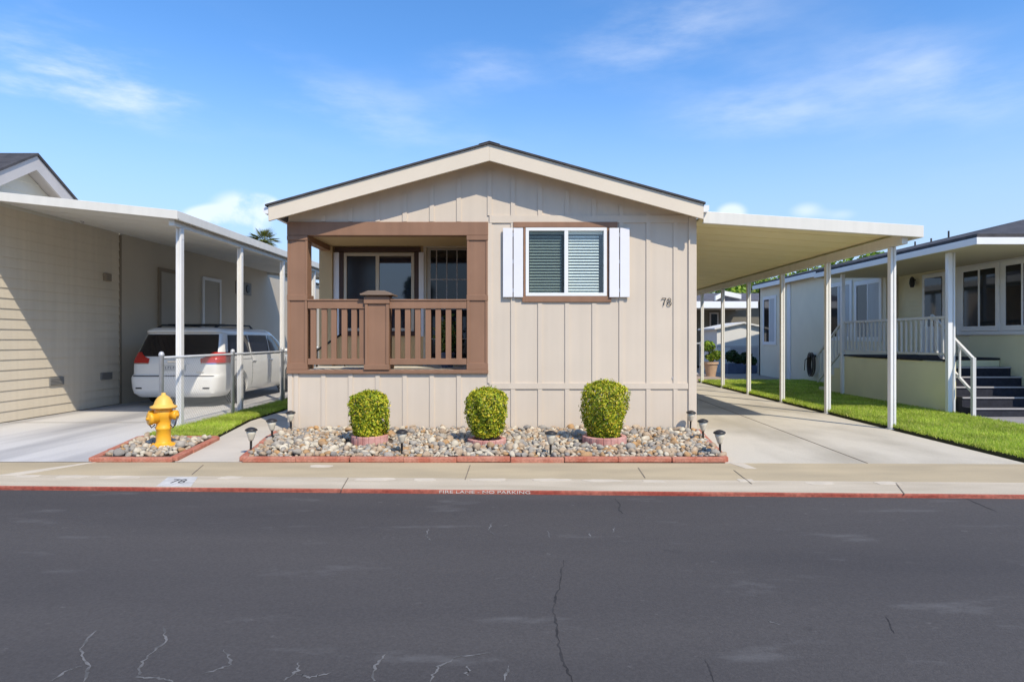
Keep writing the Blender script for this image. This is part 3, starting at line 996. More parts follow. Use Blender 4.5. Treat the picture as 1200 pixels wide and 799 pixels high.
mp_ = MB()
ax0, ax1 = WX(428.5, 10), WX(456.5, 10)
mp_.box(ax0 + .02, ax1 - .02, HY - .045, HY + .28, .967, 2.13)
mp_.box(ax0 - .012, ax1 + .012, HY - .075, HY + .31, .967, 1.05)
mp_.box(ax0 - .012, ax1 + .012, HY - .075, HY + .31, 2.0, 2.10)
for xx in (ax0, ax1 - .045): mp_.box(xx, xx + .045, HY - .062, HY, 1.05, 2.0)
po = mp_.build('newel_post', brn, home, bevel=.005)
cp = MB()
cp.box(ax0 - .06, ax1 + .06, HY - .13, HY + .36, 2.13, 2.155)
cp.prism([(ax0 - .045, 2.156), (ax1 + .045, 2.156), (ax1 - .06, 2.20), (ax0 + .06, 2.20)], 'y', HY - .11, HY + .34)
cp.build('post_cap', M['capgrey'], po, bevel=.004)
def railing(x0, x1, centres):
    r = MB()
    r.box(x0, x1, HY - .03, HY + .06, 1.925, 2.045)
    r.box(x0, x1, HY - .045, HY + .075, 2.046, 2.07)
    rr_ = r.build('railing', brn, home, bevel=.004)
    MB().box(x0, x1, HY - .025, HY + .055, 1.045, 1.14).build('bottom_rail', brn, rr_, bevel=.004)
    for px in centres:
        x = WX(px, 10)
        MB().box(x - .042, x + .042, HY - .012, HY + .035, 1.136, 1.924).build('baluster', brn, rr_, bevel=.003)
railing(WX(361, 10) + .002, ax0 - .002, [367.2, 380, 391.2, 403.6, 415, 424.3])
railing(ax1 + .002, WX(547, 10) - .002, [466, 477.8, 489.6, 501.8, 513.5, 525.5, 538])
# dark handrail of the side entry
hr = MB()
hr.tube([W(371, 411, 11.3), W(404, 389, 11.55)], .02, 8)
hr.tube([W(371, 411, 11.3), (WX(371, 11.3), 11.3, PZ0)], .014, 8)
hr.tube([W(404, 389, 11.55), (WX(404, 11.55), 11.55, PZ0)], .014, 8)
hr.build('handrail', M['lampblack'], home, smooth=True)
# porch window
def slider(par, x0, x1, z0, z1, y, fr_mat, lmat, rmat, fw=.05, mull=None, depth=.06, blinds=False, facing=-1):
    wdw = MB()
    yo, yi = y, y + depth
    wdw.box(x0, x1, yo, yi, z0, z0 + fw)
    wdw.box(x0, x1, yo, yi, z1 - fw, z1)
    wdw.box(x0, x0 + fw, yo, yi, z0 + fw, z1 - fw)
    wdw.box(x1 - fw, x1, yo, yi, z0 + fw, z1 - fw)
    mx = mull if mull else (x0 + x1) / 2
    wdw.box(mx - fw * .6, mx + fw * .6, yo + .002, yi, z0 + fw, z1 - fw)
    o = wdw.build('window', fr_mat, par, bevel=.004)
    yp = y + depth * .5
    MB().box(x0 + fw, mx - fw * .6, yp, yp + .006, z0 + fw, z1 - fw).build('pane', lmat, o)
    MB().box(mx + fw * .6, x1 - fw, yp - .01, yp - .004, z0 + fw, z1 - fw).build('pane', rmat, o)
    return o, mx
slider(home, VW[0], VW[1], VW[2], VW[3], PY - .02, M['tanvinyl'], M['screendark'], M['blueglass'], .055, WX(442.5, PY), .07)
tm = MB()
tm.box(WX(393, PY), WX(493, PY), PY - .05, PY - .001, VW[3] + .015, VW[3] + .10)
tm.box(WX(398, PY), WX(403, PY), PY - .03, PY - .001, VW[2], VW[3] + .012)
tm.box(WX(486, PY), WX(491, PY), PY - .03, PY - .001, VW[2], VW[3] + .012)
tm.box(WX(396, PY), WX(492, PY), PY - .04, PY - .001, VW[2] - .09, VW[2] - .003)
tm.build('window_trim', M['darkbrown'], home)
for (a, b) in ((391.5, 398), (491.2, 497)):
    MB().box(WX(a, PY), WX(b, PY), PY - .045, PY - .012, VW[2] - .1, VW[3] + .008).build('shutter', M['shutter'], home, bevel=.004)
# porch door
dr = MB()
dr.box(DR[0], DR[1], PY + .03, PY + .07, DR[2], 1.55)
dr.box(DR[0], DR[0] + .11, PY + .03, PY + .07, 1.55, DR[3])
dr.box(DR[1] - .11, DR[1], PY + .03, PY + .07, 1.55, DR[3])
dr.box(DR[0] + .11, DR[1] - .11, PY + .03, PY + .07, DR[3] - .07, DR[3])
dro = dr.build('door', M['tanvinyl'], home, bevel=.004)
gx0, gx1, gz0, gz1 = DR[0] + .055, DR[1] - .055, 1.35, DR[3] - .045
gx0 = WX(504, PY)
MB().box(gx0, gx1, PY + .018, PY + .026, 1.10, gz1).build('pane', M['darkglass'], dro)
gr = MB()
for px in (504.0, 511.5, 523.5, 535.5, 548): gr.box(WX(px, PY) - .008, WX(px, PY) + .008, PY + .008, PY + .0175, 1.10, gz1)
for zz_ in (WZ(292.3, PY), WZ(327.5, PY), WZ(362, PY), WZ(397, PY)): gr.box(gx0, gx1, PY + .006, PY + .0165, zz_ - .008, zz_ + .008)
gr.build('grille', M['lngrey'], dro)
df = MB()
df.box(DR[0] - .06, DR[0] - .001, PY - .02, PY + .05, PZ0, DR[3] + .05)
df.box(DR[0], DR[1], PY - .02, PY + .05, DR[3] + .001, DR[3] + .05)
df.build('door_frame', M['tanvinyl'], home, bevel=.004)

# --- shuttered window
so, mx = slider(home, WIN[0], WIN[1], WIN[2], WIN[3], HY - .025, M['vinyl'], M['screenglass'], M['glass'], .05, WX(663.5, 10), .10)
bs = MB()
z = WIN[2] + .06
k = 0
while z < WIN[3] - .10:
    for (a, b) in ((WIN[0] + .06, mx - .07), (mx + .04, WIN[1] - .115)):
        m4 = Matrix.Translation(((a + b) / 2, HY + .085, z)) @ Matrix.Rotation(R(46), 4, 'X')
        bs.box(-(b - a) / 2, (b - a) / 2, -.0225, .0225, -.0012, .0012, m4)
    z += .0465
    k += 1
bs.box(WIN[0] + .06, WIN[1] - .06, HY + .062, HY + .11, WIN[3] - .09, WIN[3] - .052)
bs.build('blinds', M['blind'], so)
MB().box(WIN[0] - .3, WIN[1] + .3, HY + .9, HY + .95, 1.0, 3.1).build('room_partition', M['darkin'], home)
wt = MB()
wt.box(WX(601.5, 10), WX(723.5, 10), HY - .03, HY - .001, WIN[3] + .003, WZ(260.5, 10))
wt.box(WX(612, 10), WX(716, 10), HY - .03, HY - .001, WZ(354, 10), WIN[2] - .003)
wt.box(WX(613.6, 10), WIN[0] - .002, HY - .022, HY - .001, WIN[2] - .002, WIN[3] + .002)
wt.box(WIN[1] + .002, WX(714, 10), HY - .022, HY - .001, WIN[2] - .002, WIN[3] + .002)
wt.build('window_trim', M['brown'], home, bevel=.004)
for (a, b) in ((589.5, 612.9), (713.6, 737)):
    sh_ = MB()
    m_ = (a + b) / 2
    sh_.box(WX(a, 10), WX(m_ - .5, 10), HY - .062, HY - .035, WZ(348.5, 10), WZ(268, 10))
    sh_.box(WX(m_ + .7, 10), WX(b, 10), HY - .062, HY - .035, WZ(348.5, 10), WZ(268, 10))
    for zz_ in (2.18, 2.63, 3.05): sh_.box(WX(a, 10) + .015, WX(b, 10) - .015, HY - .034, HY - .003, zz_, zz_ + .06)
    sh_.build('shutter', M['shutter'], home, bevel=.004)

# plant on the porch by the door
pp_ = thing('potted_plant', (WX(524, 11.3), 11.3, PZ0), 'leafy potted plant on the porch behind the railing by the door', 'potted plant')
px_ = ORG[pp_]
MB().lathe([(.10, 0), (.13, .22), (.145, .22), (.145, .26), (.12, .26), (.11, .22), (0, .22)], px_, 18).build('pot', M['bluepot'], pp_, smooth=False)
n = 260
c = RNG.normal(size=(n, 3)) * [.10, .10, .16] + [px_.x, px_.y, PZ0 + .55]
leafmesh('leaves', c, .05, leafmat('porch_leaf', [(.03, .07, .01), (.13, .20, .03), (.35, .36, .12)]), pp_)
stp = MB()
for k in range(4): stp.tube([(px_.x, px_.y, PZ0 + .2), (px_.x + random.uniform(-.1, .1), px_.y + random.uniform(-.1, .1), PZ0 + .6)], .008, 6)
stp.build('stem', M['bark'], pp_)

# ------------------------------------------------------------------ carports
def carport(label, xw, zw, xo, zo, yf, yb, posts_y, xp, group, FH=.18, um='awningunder'):
    """patio-cover roof from the wall (xw, zw) out to (xo, zo); z is the underside of the front fascia"""
    sg = 1 if xo > xw else -1
    t = thing('carport', (xp, yf, 0), label, 'carport', group)
    zz = lambda x: zw + (zo - zw) * (x - xw) / (xo - xw)
    r = MB()
    r.prism([(xw, zw + .112), (xo - sg * .055, zz(xo - sg * .055) + .112), (xo - sg * .055, zz(xo - sg * .055) + .128), (xw, zw + .128)], 'y', yf + .03, yb - .03)
    r.build('roof_sheet', M['awning'], t)
    u = MB()
    u.prism([(xw, zw + .09), (xo - sg * .055, zz(xo - sg * .055) + .09), (xo - sg * .055, zz(xo - sg * .055) + .11), (xw, zw + .11)], 'y', yf + .03, yb - .03)
    y = yf + .18
    while y < yb - .1:
        u.prism([(xw, zw + .084), (xo - sg * .06, zz(xo - sg * .06) + .084), (xo - sg * .06, zz(xo - sg * .06) + .0895), (xw, zw + .0895)], 'y', y, y + .012)
        y += .61
    u.build('underside', M[um], t)
    f = MB()
    f.prism([(xw, zw), (xo, zo), (xo, zo + FH), (xw, zw + FH)], 'y', yf, yf + .028)
    f.prism([(xw, zw), (xo, zo), (xo, zo + FH), (xw, zw + FH)], 'y', yb - .028, yb)
    f.prism([(xw, zw), (xo, zo), (xo, zo + .02), (xw, zw + .02)], 'y', yf + .029, yf + .07)
    f.box(min(xo, xo - sg * .05), max(xo, xo - sg * .05), yf + .03, yb - .03, zo + .0, zo + FH)
    f.build('fascia', M['awning'], t, bevel=.004)
    b = MB()
    zb = zz(xp)
    b.box(xp - .045, xp + .045, yf + .10, yb - .06, zb - .10, zb + .055)
    b.build('beam', M['awning'], t, bevel=.004)
    for y in posts_y:
        p = MB()
        p.box(xp - .045, xp - .012, y - .045, y + .045, .003, zb - .103)
        p.box(xp + .012, xp + .045, y - .045, y + .045, .003, zb - .103)
        p.box(xp - .012, xp + .012, y - .030, y + .030, .003, zb - .103)
        po_ = p.build('post', M['postwhite'], t, bevel=.003)
        br = MB()
        br.prism([(xp - .05, zb - .104), (xp + .05, zb - .104), (xp + .05, zb - .28), (xp + .046, zb - .28), (xp + .046, zb - .14), (xp - .05, zb - .12)], 'y', y - .02, y + .02)
        br.box(xp - .065, xp + .065, y - .065, y + .065, .003, .012)
        br.build('bracket', M['postwhite'], po_)
    return t
carport('cream flat carport roof on white posts attached to the right side of the beige house', 2.78, 3.225, 6.16, 3.005, 9.75, 23.0,
        [10.2 + 2.15 * k for k in range(6)], 5.93, None)
carport('white flat carport roof on posts attached to the tan house, sheltering the white minivan', -8.94, 3.70, -5.46, 3.34, 10.05, 22.35,
        [10.4 + 2.22 * k for k in range(6)], -5.60, None, .14, 'awninggrey')

# ------------------------------------------------------------------ left neighbour
LX = -8.95
ln = thing('neighbour_house', (LX, 12, 0), 'tan lap-sided house with grey gable behind the left carport', 'house')
def laps(mb, y0, y1, z0, z1, step, x, sg, t=.012):
    """horizontal lap boards on a wall facing +x (sg 1) or -x (sg -1)"""
    z = z0
    while z < z1 - .01:
        zt = min(z + step, z1)
        mb.prism([(x - sg * .02, z), (x + sg * t, z), (x + sg * .001, zt), (x - sg * .02, zt)], 'y', y0, y1)
        z += step
lw = MB()
laps(lw, 8.6, 14.1, .02, 3.80, .178, LX, 1, .016)
lw.box(-16, LX - .02, 8.6, 14.1, 0, 3.9)
lw.build('wall', M['lnsiding'], ln)
lp = MB()
lp.box(-16, LX, 14.16, 28, 0, 3.80)
lp.box(-14, LX + .02, 28, 28.1, 0, 3.75)
lp.build('rear_wall', M['lnpanel'], ln)
MB().box(LX - .01, LX + .03, 14.101, 14.158, 0, 3.75).build('seam_trim', M['seam'], ln)
gz = 3.62
gw = MB()
ga, gb, gp, gr_ = 9.45, 14.1, 11.3, 4.55
def gzr(y): return gr_ - .60 * abs(y - gp)
laps_top = MB()
z = 3.73
while z < gr_ - .02:
    zt = min(z + .178, gr_)
    h0, h1 = (gr_ - z) / .60, max(0.01, (gr_ - zt) / .60)
    laps_top.add([(LX + .016, gp - h0, z), (LX + .016, gp + h0, z), (LX + .001, gp + h1, zt), (LX + .001, gp - h1, zt), (LX - .05, gp - h0, z), (LX - .05, gp + h0, z), (LX - .05, gp + h1, zt), (LX - .05, gp - h1, zt)],
                 [(0, 1, 2, 3), (4, 7, 6, 5), (0, 4, 5, 1), (3, 2, 6, 7), (0, 3, 7, 4), (1, 5, 6, 2)])
    z += .178
laps_top.build('gable', M['lngable'], ln)
gf = MB()
for s_ in (-1, 1):
    ye = gp + s_ * (2.3 if s_ < 0 else 1.22)
    gf.prism([(gp, gr_ + .15), (ye, gzr(ye) + .15), (ye, gzr(ye) - .10), (gp, gr_ - .10)], 'x', LX + .28, LX + .32)
gf.build('gable_fascia', M['lngrey'], ln)
gs = MB()
for s_ in (-1, 1):
    ye = gp + s_ * (2.3 if s_ < 0 else 1.22)
    gs.prism([(gp, gr_ + .09), (ye, gzr(ye) + .09), (ye, gzr(ye) + .02), (gp, gr_ + .02)], 'x', LX - .02, LX + .279)
gs.build('soffit', M['lngrey'], ln)
lr = MB()
for s_ in (-1, 1):
    ye = gp + s_ * (2.4 if s_ < 0 else 1.27)
    lr.prism([(gp, gr_ + .155), (ye, gzr(ye) + .155), (ye, gzr(ye) + .20), (gp, gr_ + .20)], 'x', -18, LX + .35)
lr.prism([(14.3, 3.83), (28.3, 3.83), (28.3, 3.87), (14.3, 3.87)], 'x', -16.2, LX + .1)
lr.build('roof', M['shingle'], ln)
for (px, py, w_, h__) in ((123, 325, .18, .16),):
    Y = F * 8.95 / (CX - px)
    MB().box(LX + .017, LX + .09, Y - w_ / 2, Y + w_ / 2, WZ(py, Y) - h__ / 2, WZ(py, Y) + h__ / 2).build('junction_box', M['seam'], ln, bevel=.005)
for (px, py) in ((65, 446.5), (123.5, 440.5)):
    Y = F * 8.95 / (CX - px)
    v = MB()
    zc = WZ(py, Y)
    v.box(LX + .017, LX + .03, Y - .19, Y + .19, zc - .075, zc + .075)
    for k in range(5): v.box(LX + .030, LX + .042, Y - .17, Y + .17, zc - .06 + k * .027, zc - .048 + k * .027)
    v.build('foundation_vent', M['ventgrey'], ln)
for (pa, pb, pt) in ((187, 207, 318), (238, 256, 328)):
    Ya, Yb = F * 8.95 / (CX - pa), F * 8.95 / (CX - pb)
    zt = WZ(pt, Ya)
    d = MB()
    d.box(LX + .004, LX + .03, Ya, Yb, .25, zt)
    do = d.build('door', M['doorgrey'], ln)
    e = MB()
    e.box(LX + .003, LX + .05, Ya - .09, Ya - .001, .25, zt + .09)
    e.box(LX + .003, LX + .05, Yb + .001, Yb + .09, .25, zt + .09)
    e.box(LX + .003, LX + .05, Ya, Yb, zt + .001, zt + .09)
    e.build('door_frame', M['seam'] if pa < 200 else M['rntrim'], do)
    MB().lathe([(.03, .03), (.035, .06), (.02, .08), (0, .082)], (LX, Yb - .12, 1.2), 12, axis='x').build('handle', M['chrome'], do)
Yp = F * 8.95 / (CX - 285)
pq = thing('wall_plaque', (LX, Yp, 1.9), 'small framed plaque with two dark rounds on the shaded tan wall above the minivan', 'plaque')
zc = WZ(338, Yp)
fq = MB()
fq.box(LX + .002, LX + .03, Yp - .55, Yp + .55, zc - .2, zc + .2)
fq.build('backing', M['ventgrey'], pq)
for s_ in (-1, 1): MB().lathe([(.13, .031), (.13, .05), (0, .055)], (LX, Yp + s_ * .27, zc), 16, axis='x').build('disc', M['blackplastic'], pq)

# ------------------------------------------------------------------ white minivan
VX, VY = -7.35, 13.35
ZL = [.22, .25, .30, .36, .42, .48, .55, .62, .66, .70, .75, .82, .90, .96, 1.02, 1.06, 1.10, 1.18, 1.26, 1.34, 1.42, 1.50, 1.56, 1.60, 1.63, 1.66, 1.69, 1.71]
def vw(z): return float(np.interp(z, [.22, .30, .42, .55, .7, .9, 1.02, 1.1, 1.4, 1.55, 1.62, 1.66, 1.69, 1.71], [.86, .94, .970, .983, .99, .985, .965, .945, .885, .85, .825, .79, .71, .55]))
def vr(z): return float(np.interp(z, [.22, .30, .42, .62, .66, .70, .9, 1.02, 1.1, 1.4, 1.56, 1.60, 1.64, 1.69, 1.71], [.10, .02, 0, .0, .015, .085, .09, .12, .17, .34, .43, .36, .37, .48, .65]))
def vf(z): return float(np.interp(z, [.22, .42, .7, .82, .9, .96, 1.02, 1.1, 1.4, 1.6, 1.66, 1.69, 1.71], [4.95, 5.08, 5.05, 4.98, 4.85, 4.6, 4.3, 4.1, 3.65, 3.25, 3.05, 2.8, 2.5]))
NE = 13.0
def vpt(th, z, off=0):
    def raw(t, zz):
        w_, a, b = vw(zz), vr(zz), vf(zz)
        c, s = math.cos(t), math.sin(t)
        return Vector((w_ * math.copysign(abs(c) ** (2 / NE), c), (a + b) / 2 + (b - a) / 2 * math.copysign(abs(s) ** (2 / NE), s), zz))
    p = raw(th, z)
    if off:
        d1 = raw(th + .01, z) - raw(th - .01, z)
        d2 = raw(th, min(z + .01, 1.71)) - raw(th, z - .01)
        nn = d1.cross(d2).normalized()
        p += nn * off
    return p + Vector((VX, VY, 0))
def th_rear(fr): return 1.5 * math.pi + math.copysign(math.acos(min(1, math.cos(math.pi / 2 - 0) + abs(fr) ** (NE / 2))) * 0 + (math.pi / 2 - math.acos(abs(fr) ** (NE / 2))), fr)
def th_side(y, z):
    a, b = vr(z), vf(z)
    s = (y - (a + b) / 2) / ((b - a) / 2)
    s = max(-1, min(1, s))
    return math.asin(math.copysign(abs(s) ** (NE / 2), s))
van = thing('minivan', (VX, VY + 2.5, 0), 'white minivan parked under the left carport, seen from its rear right corner', 'minivan')
N = 120
vb = MB()
vs = []
for z in ZL:
    for k in range(N): vs.append(vpt(2 * math.pi * k / N, z))
fs = []
for i in range(len(ZL) - 1):
    for k in range(N): fs.append((i * N + k, i * N + (k + 1) % N, (i + 1) * N + (k + 1) % N, (i + 1) * N + k))
fs.append(tuple(range(N - 1, -1, -1)))
fs.append(tuple((len(ZL) - 1) * N + k for k in range(N)))
vb.add(vs, fs)
vbo = vb.build('body', M['vanpaint'], van, smooth=True)
WH = [1.03, 4.02]
cutm = MB()
for yy in WH: cutm.lathe([(.43, -1.2), (.43, 1.2)], (VX, VY + yy, .33), 40, axis='x')
cut = cutm.build('arch_cutter', M['blackplastic'], van)
bo = vbo.modifiers.new('arches', 'BOOLEAN')
bo.operation = 'DIFFERENCE'
bo.object = cut
bo.solver = 'EXACT'
bpy.context.view_layer.update()
newm = bpy.data.meshes.new_from_object(vbo.evaluated_get(bpy.context.evaluated_depsgraph_get()))
vbo.modifiers.clear()
vbo.data = newm
bpy.data.objects.remove(cut)
newm.materials.clear()
newm.materials.append(M['vanpaint'])
try:
    newm.set_sharp_from_angle(angle=R(38))
except Exception: pass
un = MB()
un.box(VX - .72, VX + .72, VY + .35, VY + 4.8, .20, .70)
for yy in WH: un.box(VX - .80, VX + .80, VY + yy - .46, VY + yy + .46, .36, .80)
un.build('underbody', M['blackplastic'], van)
def patch(t0, t1, z0, z1, off=.004, nz=10, nt=14):
    """a sheet following the bodywork; t0 and t1 may depend on the height"""
    m = MB()
    V = []
    for i in range(nz + 1):
        z = z0 + (z1 - z0) * i / nz
        a = t0(z) if callable(t0) else t0
        b = t1(z) if callable(t1) else t1
        for k in range(nt + 1): V.append(vpt(a + (b - a) * k / nt, z, off))
    m.add(V, [(i * (nt + 1) + k, i * (nt + 1) + k + 1, (i + 1) * (nt + 1) + k + 1, (i + 1) * (nt + 1) + k) for i in range(nz) for k in range(nt)])
    return m
patch(th_rear(-.90), th_rear(.90), 1.075, 1.545, .005, 10, 40).build('rear_window', M['vanglass'], van, smooth=True, recalc=False)
def sidewin(y0, y1, mat, z0=1.075, z1=1.535):
    for sgn in (1, -1):
        f0 = lambda z: th_side(y0 + .35 * (z - z0) * (1 if y0 < .8 else .0), z)
        f1 = lambda z: th_side(min(y1, vf(z) - .22), z)
        if sgn > 0: m = patch(f0, f1, z0, z1, .005, 10, 16)
        else: m = patch(lambda z: math.pi - f1(z), lambda z: math.pi - f0(z), z0, z1, .005, 10, 16)
        m.build('side_window', mat, van, smooth=True, recalc=False)
sidewin(.50, 1.62, M['vanglassblue'])
sidewin(1.68, 2.74, M['vanglassblue'])
sidewin(2.80, 3.85, M['vanglassblue'])
for sgn in (1, -1):
    a, b = th_rear(.56), 2 * math.pi + th_side(.62, 1.05)
    if sgn < 0: a, b = 3 * math.pi - b, 3 * math.pi - a
    ka, kb = th_rear(.80) - th_rear(.56), .30
    tl = patch(lambda z: a + (max(0, z - 1.03) / .13 * ka if sgn > 0 else max(0, .99 - z) * kb + max(0, z - 1.08) * kb), lambda z: b - (max(0, z - 1.03) / .13 * ka if sgn < 0 else max(0, .99 - z) * kb + max(0, z - 1.08) * kb), .935, 1.16, .014, 10, 30).build('taillight', M['red'], van, smooth=True, recalc=False)
    patch(a + .0, b - .0, .915, .934, .010, 2, 30).build('chrome_strip', M['chrome'], tl, smooth=True, recalc=False)
patch(th_rear(-.86), th_rear(.86), .655, .672, .004, 1, 20).build('bumper_gap', M['blackplastic'], van, recalc=False)
for f0, f1 in ((-.80, -.66), (.66, .80)): patch(th_rear(f0), th_rear(f1), .40, .43, .006, 1, 6).build('reflector', M['blackplastic'], van, recalc=False)
np_ = MB()
np_.box(VX - .24, VX + .24, VY + .070, VY + .082, .77, .90)
npo = np_.build('licence_plate', M['plate'], van)
gl = MB()
xx = VX - .185
for k in range(7):
    gl.box(xx, xx + .010, VY + .066, VY + .0695, .80, .865)
    if k % 2: gl.box(xx, xx + .035, VY + .066, VY + .0695, .855, .865)
    else: gl.box(xx, xx + .030, VY + .066, VY + .0695, .80, .810)
    xx += .055
gl.build('plate_characters', pm('plate_ink', (.06, .06, .09), .6, .1, 9), npo)
bg = MB()
bg.box(VX - .13, VX + .13, VY + .055, VY + .085, .955, .985)
bg.build('badge', M['chrome'], van)
MB().box(VX + .46, VX + .62, VY + .075, VY + .09, .735, .752).build('badge', M['chrome'], van)
hd = MB()
hd.box(VX - .30, VX + .30, VY + .060, VY + .10, .905, .935)
hd.build('tailgate_handle', M['vanpaint'], van, bevel=.008)
for yh in (1.75, 2.75):
    hh = MB()
    p = vpt(th_side(yh, .93), .93)
    hh.box(p.x - .02, p.x + .025, p.y - .10, p.y + .10, .915, .945)
    hh.build('door_handle', M['chrome'], van, bevel=.008)
seam = MB()
for yy in (1.65, 2.77):
    P = [vpt(th_side(yy, z), z, .0005) for z in np.linspace(.36, 1.07, 10)]
    seam.tube(P, .005, 4)
P = [vpt(th_side(y, .99), .99, .0005) for y in np.linspace(.7, 1.7, 10)]
seam.tube(P, .006, 4)
seam.build('door_seam', M['blackplastic'], van)
for sgn in (-1, 1):
    rk = MB()
    rk.tube([(VX + sgn * .62, VY + .55, 1.685), (VX + sgn * .63, VY + .75, 1.755), (VX + sgn * .63, VY + 2.3, 1.765), (VX + sgn * .62, VY + 2.5, 1.69)], .022, 8)
    rk.build('roof_rail', M['blackplastic'], van, smooth=True)
for yy in (1.0, 1.95):
    cb = MB()
    cb.box(VX - .63, VX + .63, VY + yy - .04, VY + yy + .04, 1.75, 1.785)
    cb.build('crossbar', M['blackplastic'], van, bevel=.012)
wpn = MB()
wpn.tube([(VX, VY + .14, 1.055), (VX - .18, VY + .155, 1.10), (VX - .42, VY + .165, 1.12)], .010, 6)
wpn.build('wiper', M['blackplastic'], van)
for yy in WH:
    for sgn in (-1, 1):
        ty = MB()
        ty.lathe([(.21, -.11), (.31, -.11), (.338, -.09), (.346, -.05), (.346, .05), (.338, .09), (.31, .11), (.21, .11)], (VX + sgn * .85, VY + yy, .348), 36, axis='x')
        wl_ = ty.build('wheel', M['tyre'], van, smooth=True)
        rm = MB()
        cx = VX + sgn * .925
        rm.lathe([(.215, -.02), (.215, .03), (.19, .03), (.18, .0)], (cx, VY + yy, .335), 30, axis='x')
        rm.lathe([(.045, -.02), (.045, .02), (0, .025)], (cx, VY + yy, .335), 16, axis='x')
        for k in range(5):
            a = k * 2 * math.pi / 5 + .3
            rm.bar((cx, VY + yy + .03 * math.cos(a), .335 + .03 * math.sin(a)), (cx, VY + yy + .195 * math.cos(a), .335 + .195 * math.sin(a)), .03, .055)
        rm.build('rim', M['alloy'], wl_)
for sgn in (-1, 1):
    mr_ = MB()
    mr_.lathe([(0, -.10), (.07, -.08), (.10, 0), (.07, .05), (0, .06)], (VX + sgn * 1.06, VY + 3.55, 1.12), 14, axis='y', sx=1.1, sy=.85)
    mr_.bar((VX + sgn * .90, VY + 3.52, 1.08), (VX + sgn * 1.02, VY + 3.52, 1.10), .05, .04)
    mr_.build('side_mirror', M['vanpaint'], van, smooth=True)

# ------------------------------------------------------------------ chain-link fence
FX = -5.42
fe = thing('chain_link_fence', (FX, 9.55, 0), 'low galvanised chain-link fence along the carport posts beside the minivan', 'fence')
fy = [9.55, 11.9, 14.35, 16.8, 19.2]
for y in fy:
    MB().lathe([(.032, -.05), (.032, 1.19), (.040, 1.195), (.040, 1.22), (.028, 1.25), (.0, 1.262)], (FX, y, 0), 14).build('post', M['galv'], fe, smooth=True)
MB().tube([(FX, fy[0], 1.165), (FX, fy[-1], 1.165)], .021, 10).build('top_rail', M['galv'], fe, smooth=True)
cm = MB()
z0, z1, st_ = .06, 1.15, .07
y = fy[0] - (z1 - z0)
while y < fy[-1]:
    for sgn in (1, -1):
        ya, yb = (y, y + (z1 - z0))
        za, zb = (z0, z1) if sgn > 0 else (z1, z0)
        k = (zb - za) / (yb - ya)
        a0, b0 = max(ya, fy[0]), min(yb, fy[-1])
        if b0 > a0: cm.tube([(FX + sgn * .003, a0, za + (a0 - ya) * k), (FX + sgn * .003, b0, za + (b0 - ya) * k)], .0019, 4, False)
    y += st_
cm.build('chain_link', pm('chain_wire', (.52, .53, .54), .5, .15, 8, metal=.3), fe, recalc=False)

# ------------------------------------------------------------------ right neighbour
rn = thing('neighbour_house', (10, 14, 0), 'grey-green house with covered front porch and dark roof right of the lawn', 'house')
RW, RF = 9.5, 9.8                       # rear and front wall planes facing -x
EX, EZ = 7.8, 3.165                      # porch eave
RGX, RGZ = 11.5, 4.10                   # ridge
sl = (RGZ - EZ) / (RGX - EX)
def rz(x): return RGZ - sl * abs(x - RGX)
GY = .12
def Yside(px, X): return F * X / (px - CX)
rw = MB()
wins_r = []
for (pa, pb, pt, pbm) in ((894.5, 910, 347, 404), (968, 999, 331, 399), (1002, 1034, 328, 400)):
    Yb_, Ya_ = Yside(pa, RW), Yside(pb, RW)
    wins_r.append((Ya_, Yb_, WZ(pbm, (Ya_ + Yb_) / 2), WZ(pt, (Ya_ + Yb_) / 2)))
holes(rw, 'x', 16.6, 25.5, -.05, 3.50, RW, RW + .12, [])
rw.box(RW, 14.5, 25.38, 25.5, -.05, 3.5)
rw.box(RW + .12, 12, 16.6, 16.72, -.05, 3.5)
rw.prism([(9.3, 3.5), (13.7, 3.5), (RGX, RGZ - .03)], 'y', 25.38, 25.5)
for zz_ in (.55,): rw.box(RW - .008, RW, 16.6, 25.5, zz_, zz_ + .012)
rw.build('rear_wall', M['rnsiding'], rn)
tr2 = MB()
for px in (925.5,):
    Y = Yside(px, RW)
    tr2.box(RW - .03, RW - .001, Y - .10, Y + .16, 0, 3.4)
tr2.build('corner_board', M['rntrim'], rn)
def side_window(par, X, Ya_, Yb_, z0, z1, panes, fw=.11, proud=.03, grid=False):
    wd = MB()
    wd.box(X - proud, X - .001, Ya_, Yb_, z0, z0 + fw)
    wd.box(X - proud, X - .001, Ya_, Yb_, z1 - fw, z1)
    ys = [Ya_ + fw + (Yb_ - Ya_ - 2 * fw) * f_ for f_ in ([0] + [p[0] for p in panes])]
    wd.box(X - proud, X - .001, Ya_, Ya_ + fw, z0 + fw, z1 - fw)
    wd.box(X - proud, X - .001, Yb_ - fw, Yb_, z0 + fw, z1 - fw)
    for i in range(1, len(ys) - 1): wd.box(X - proud + .006, X - .001, ys[i] - .025, ys[i] + .025, z0 + fw, z1 - fw)
    o = wd.build('window', M['rntrim'], par, bevel=.004)
    for i, p in enumerate(panes):
        MB().box(X - .014, X - .006, ys[i] + (.025 if i else 0), ys[i + 1] - (.025 if i < len(panes) - 1 else 0), z0 + fw, z1 - fw).build('pane', p[1], o)
    return o
for k, (a, b, z0_, z1_) in enumerate(wins_r):
    side_window(rn, RW, a, b, z0_, z1_, [(.5, M['curtain']), (1.0, M['darkglass'])], .12)
fwl = MB()
laps(fwl, 10.95, 16.55, 1.0, 3.10, .115, RF, -1, .014)
fwl.box(RF + .02, 13, 10.95, 16.55, 0, 3.2)
fwl.build('front_wall', M['rnyellow'], rn)
sk = MB()
sk.box(RF - .024, RF + .0195, 10.95, 13.9, 0, WZ(386, 13))
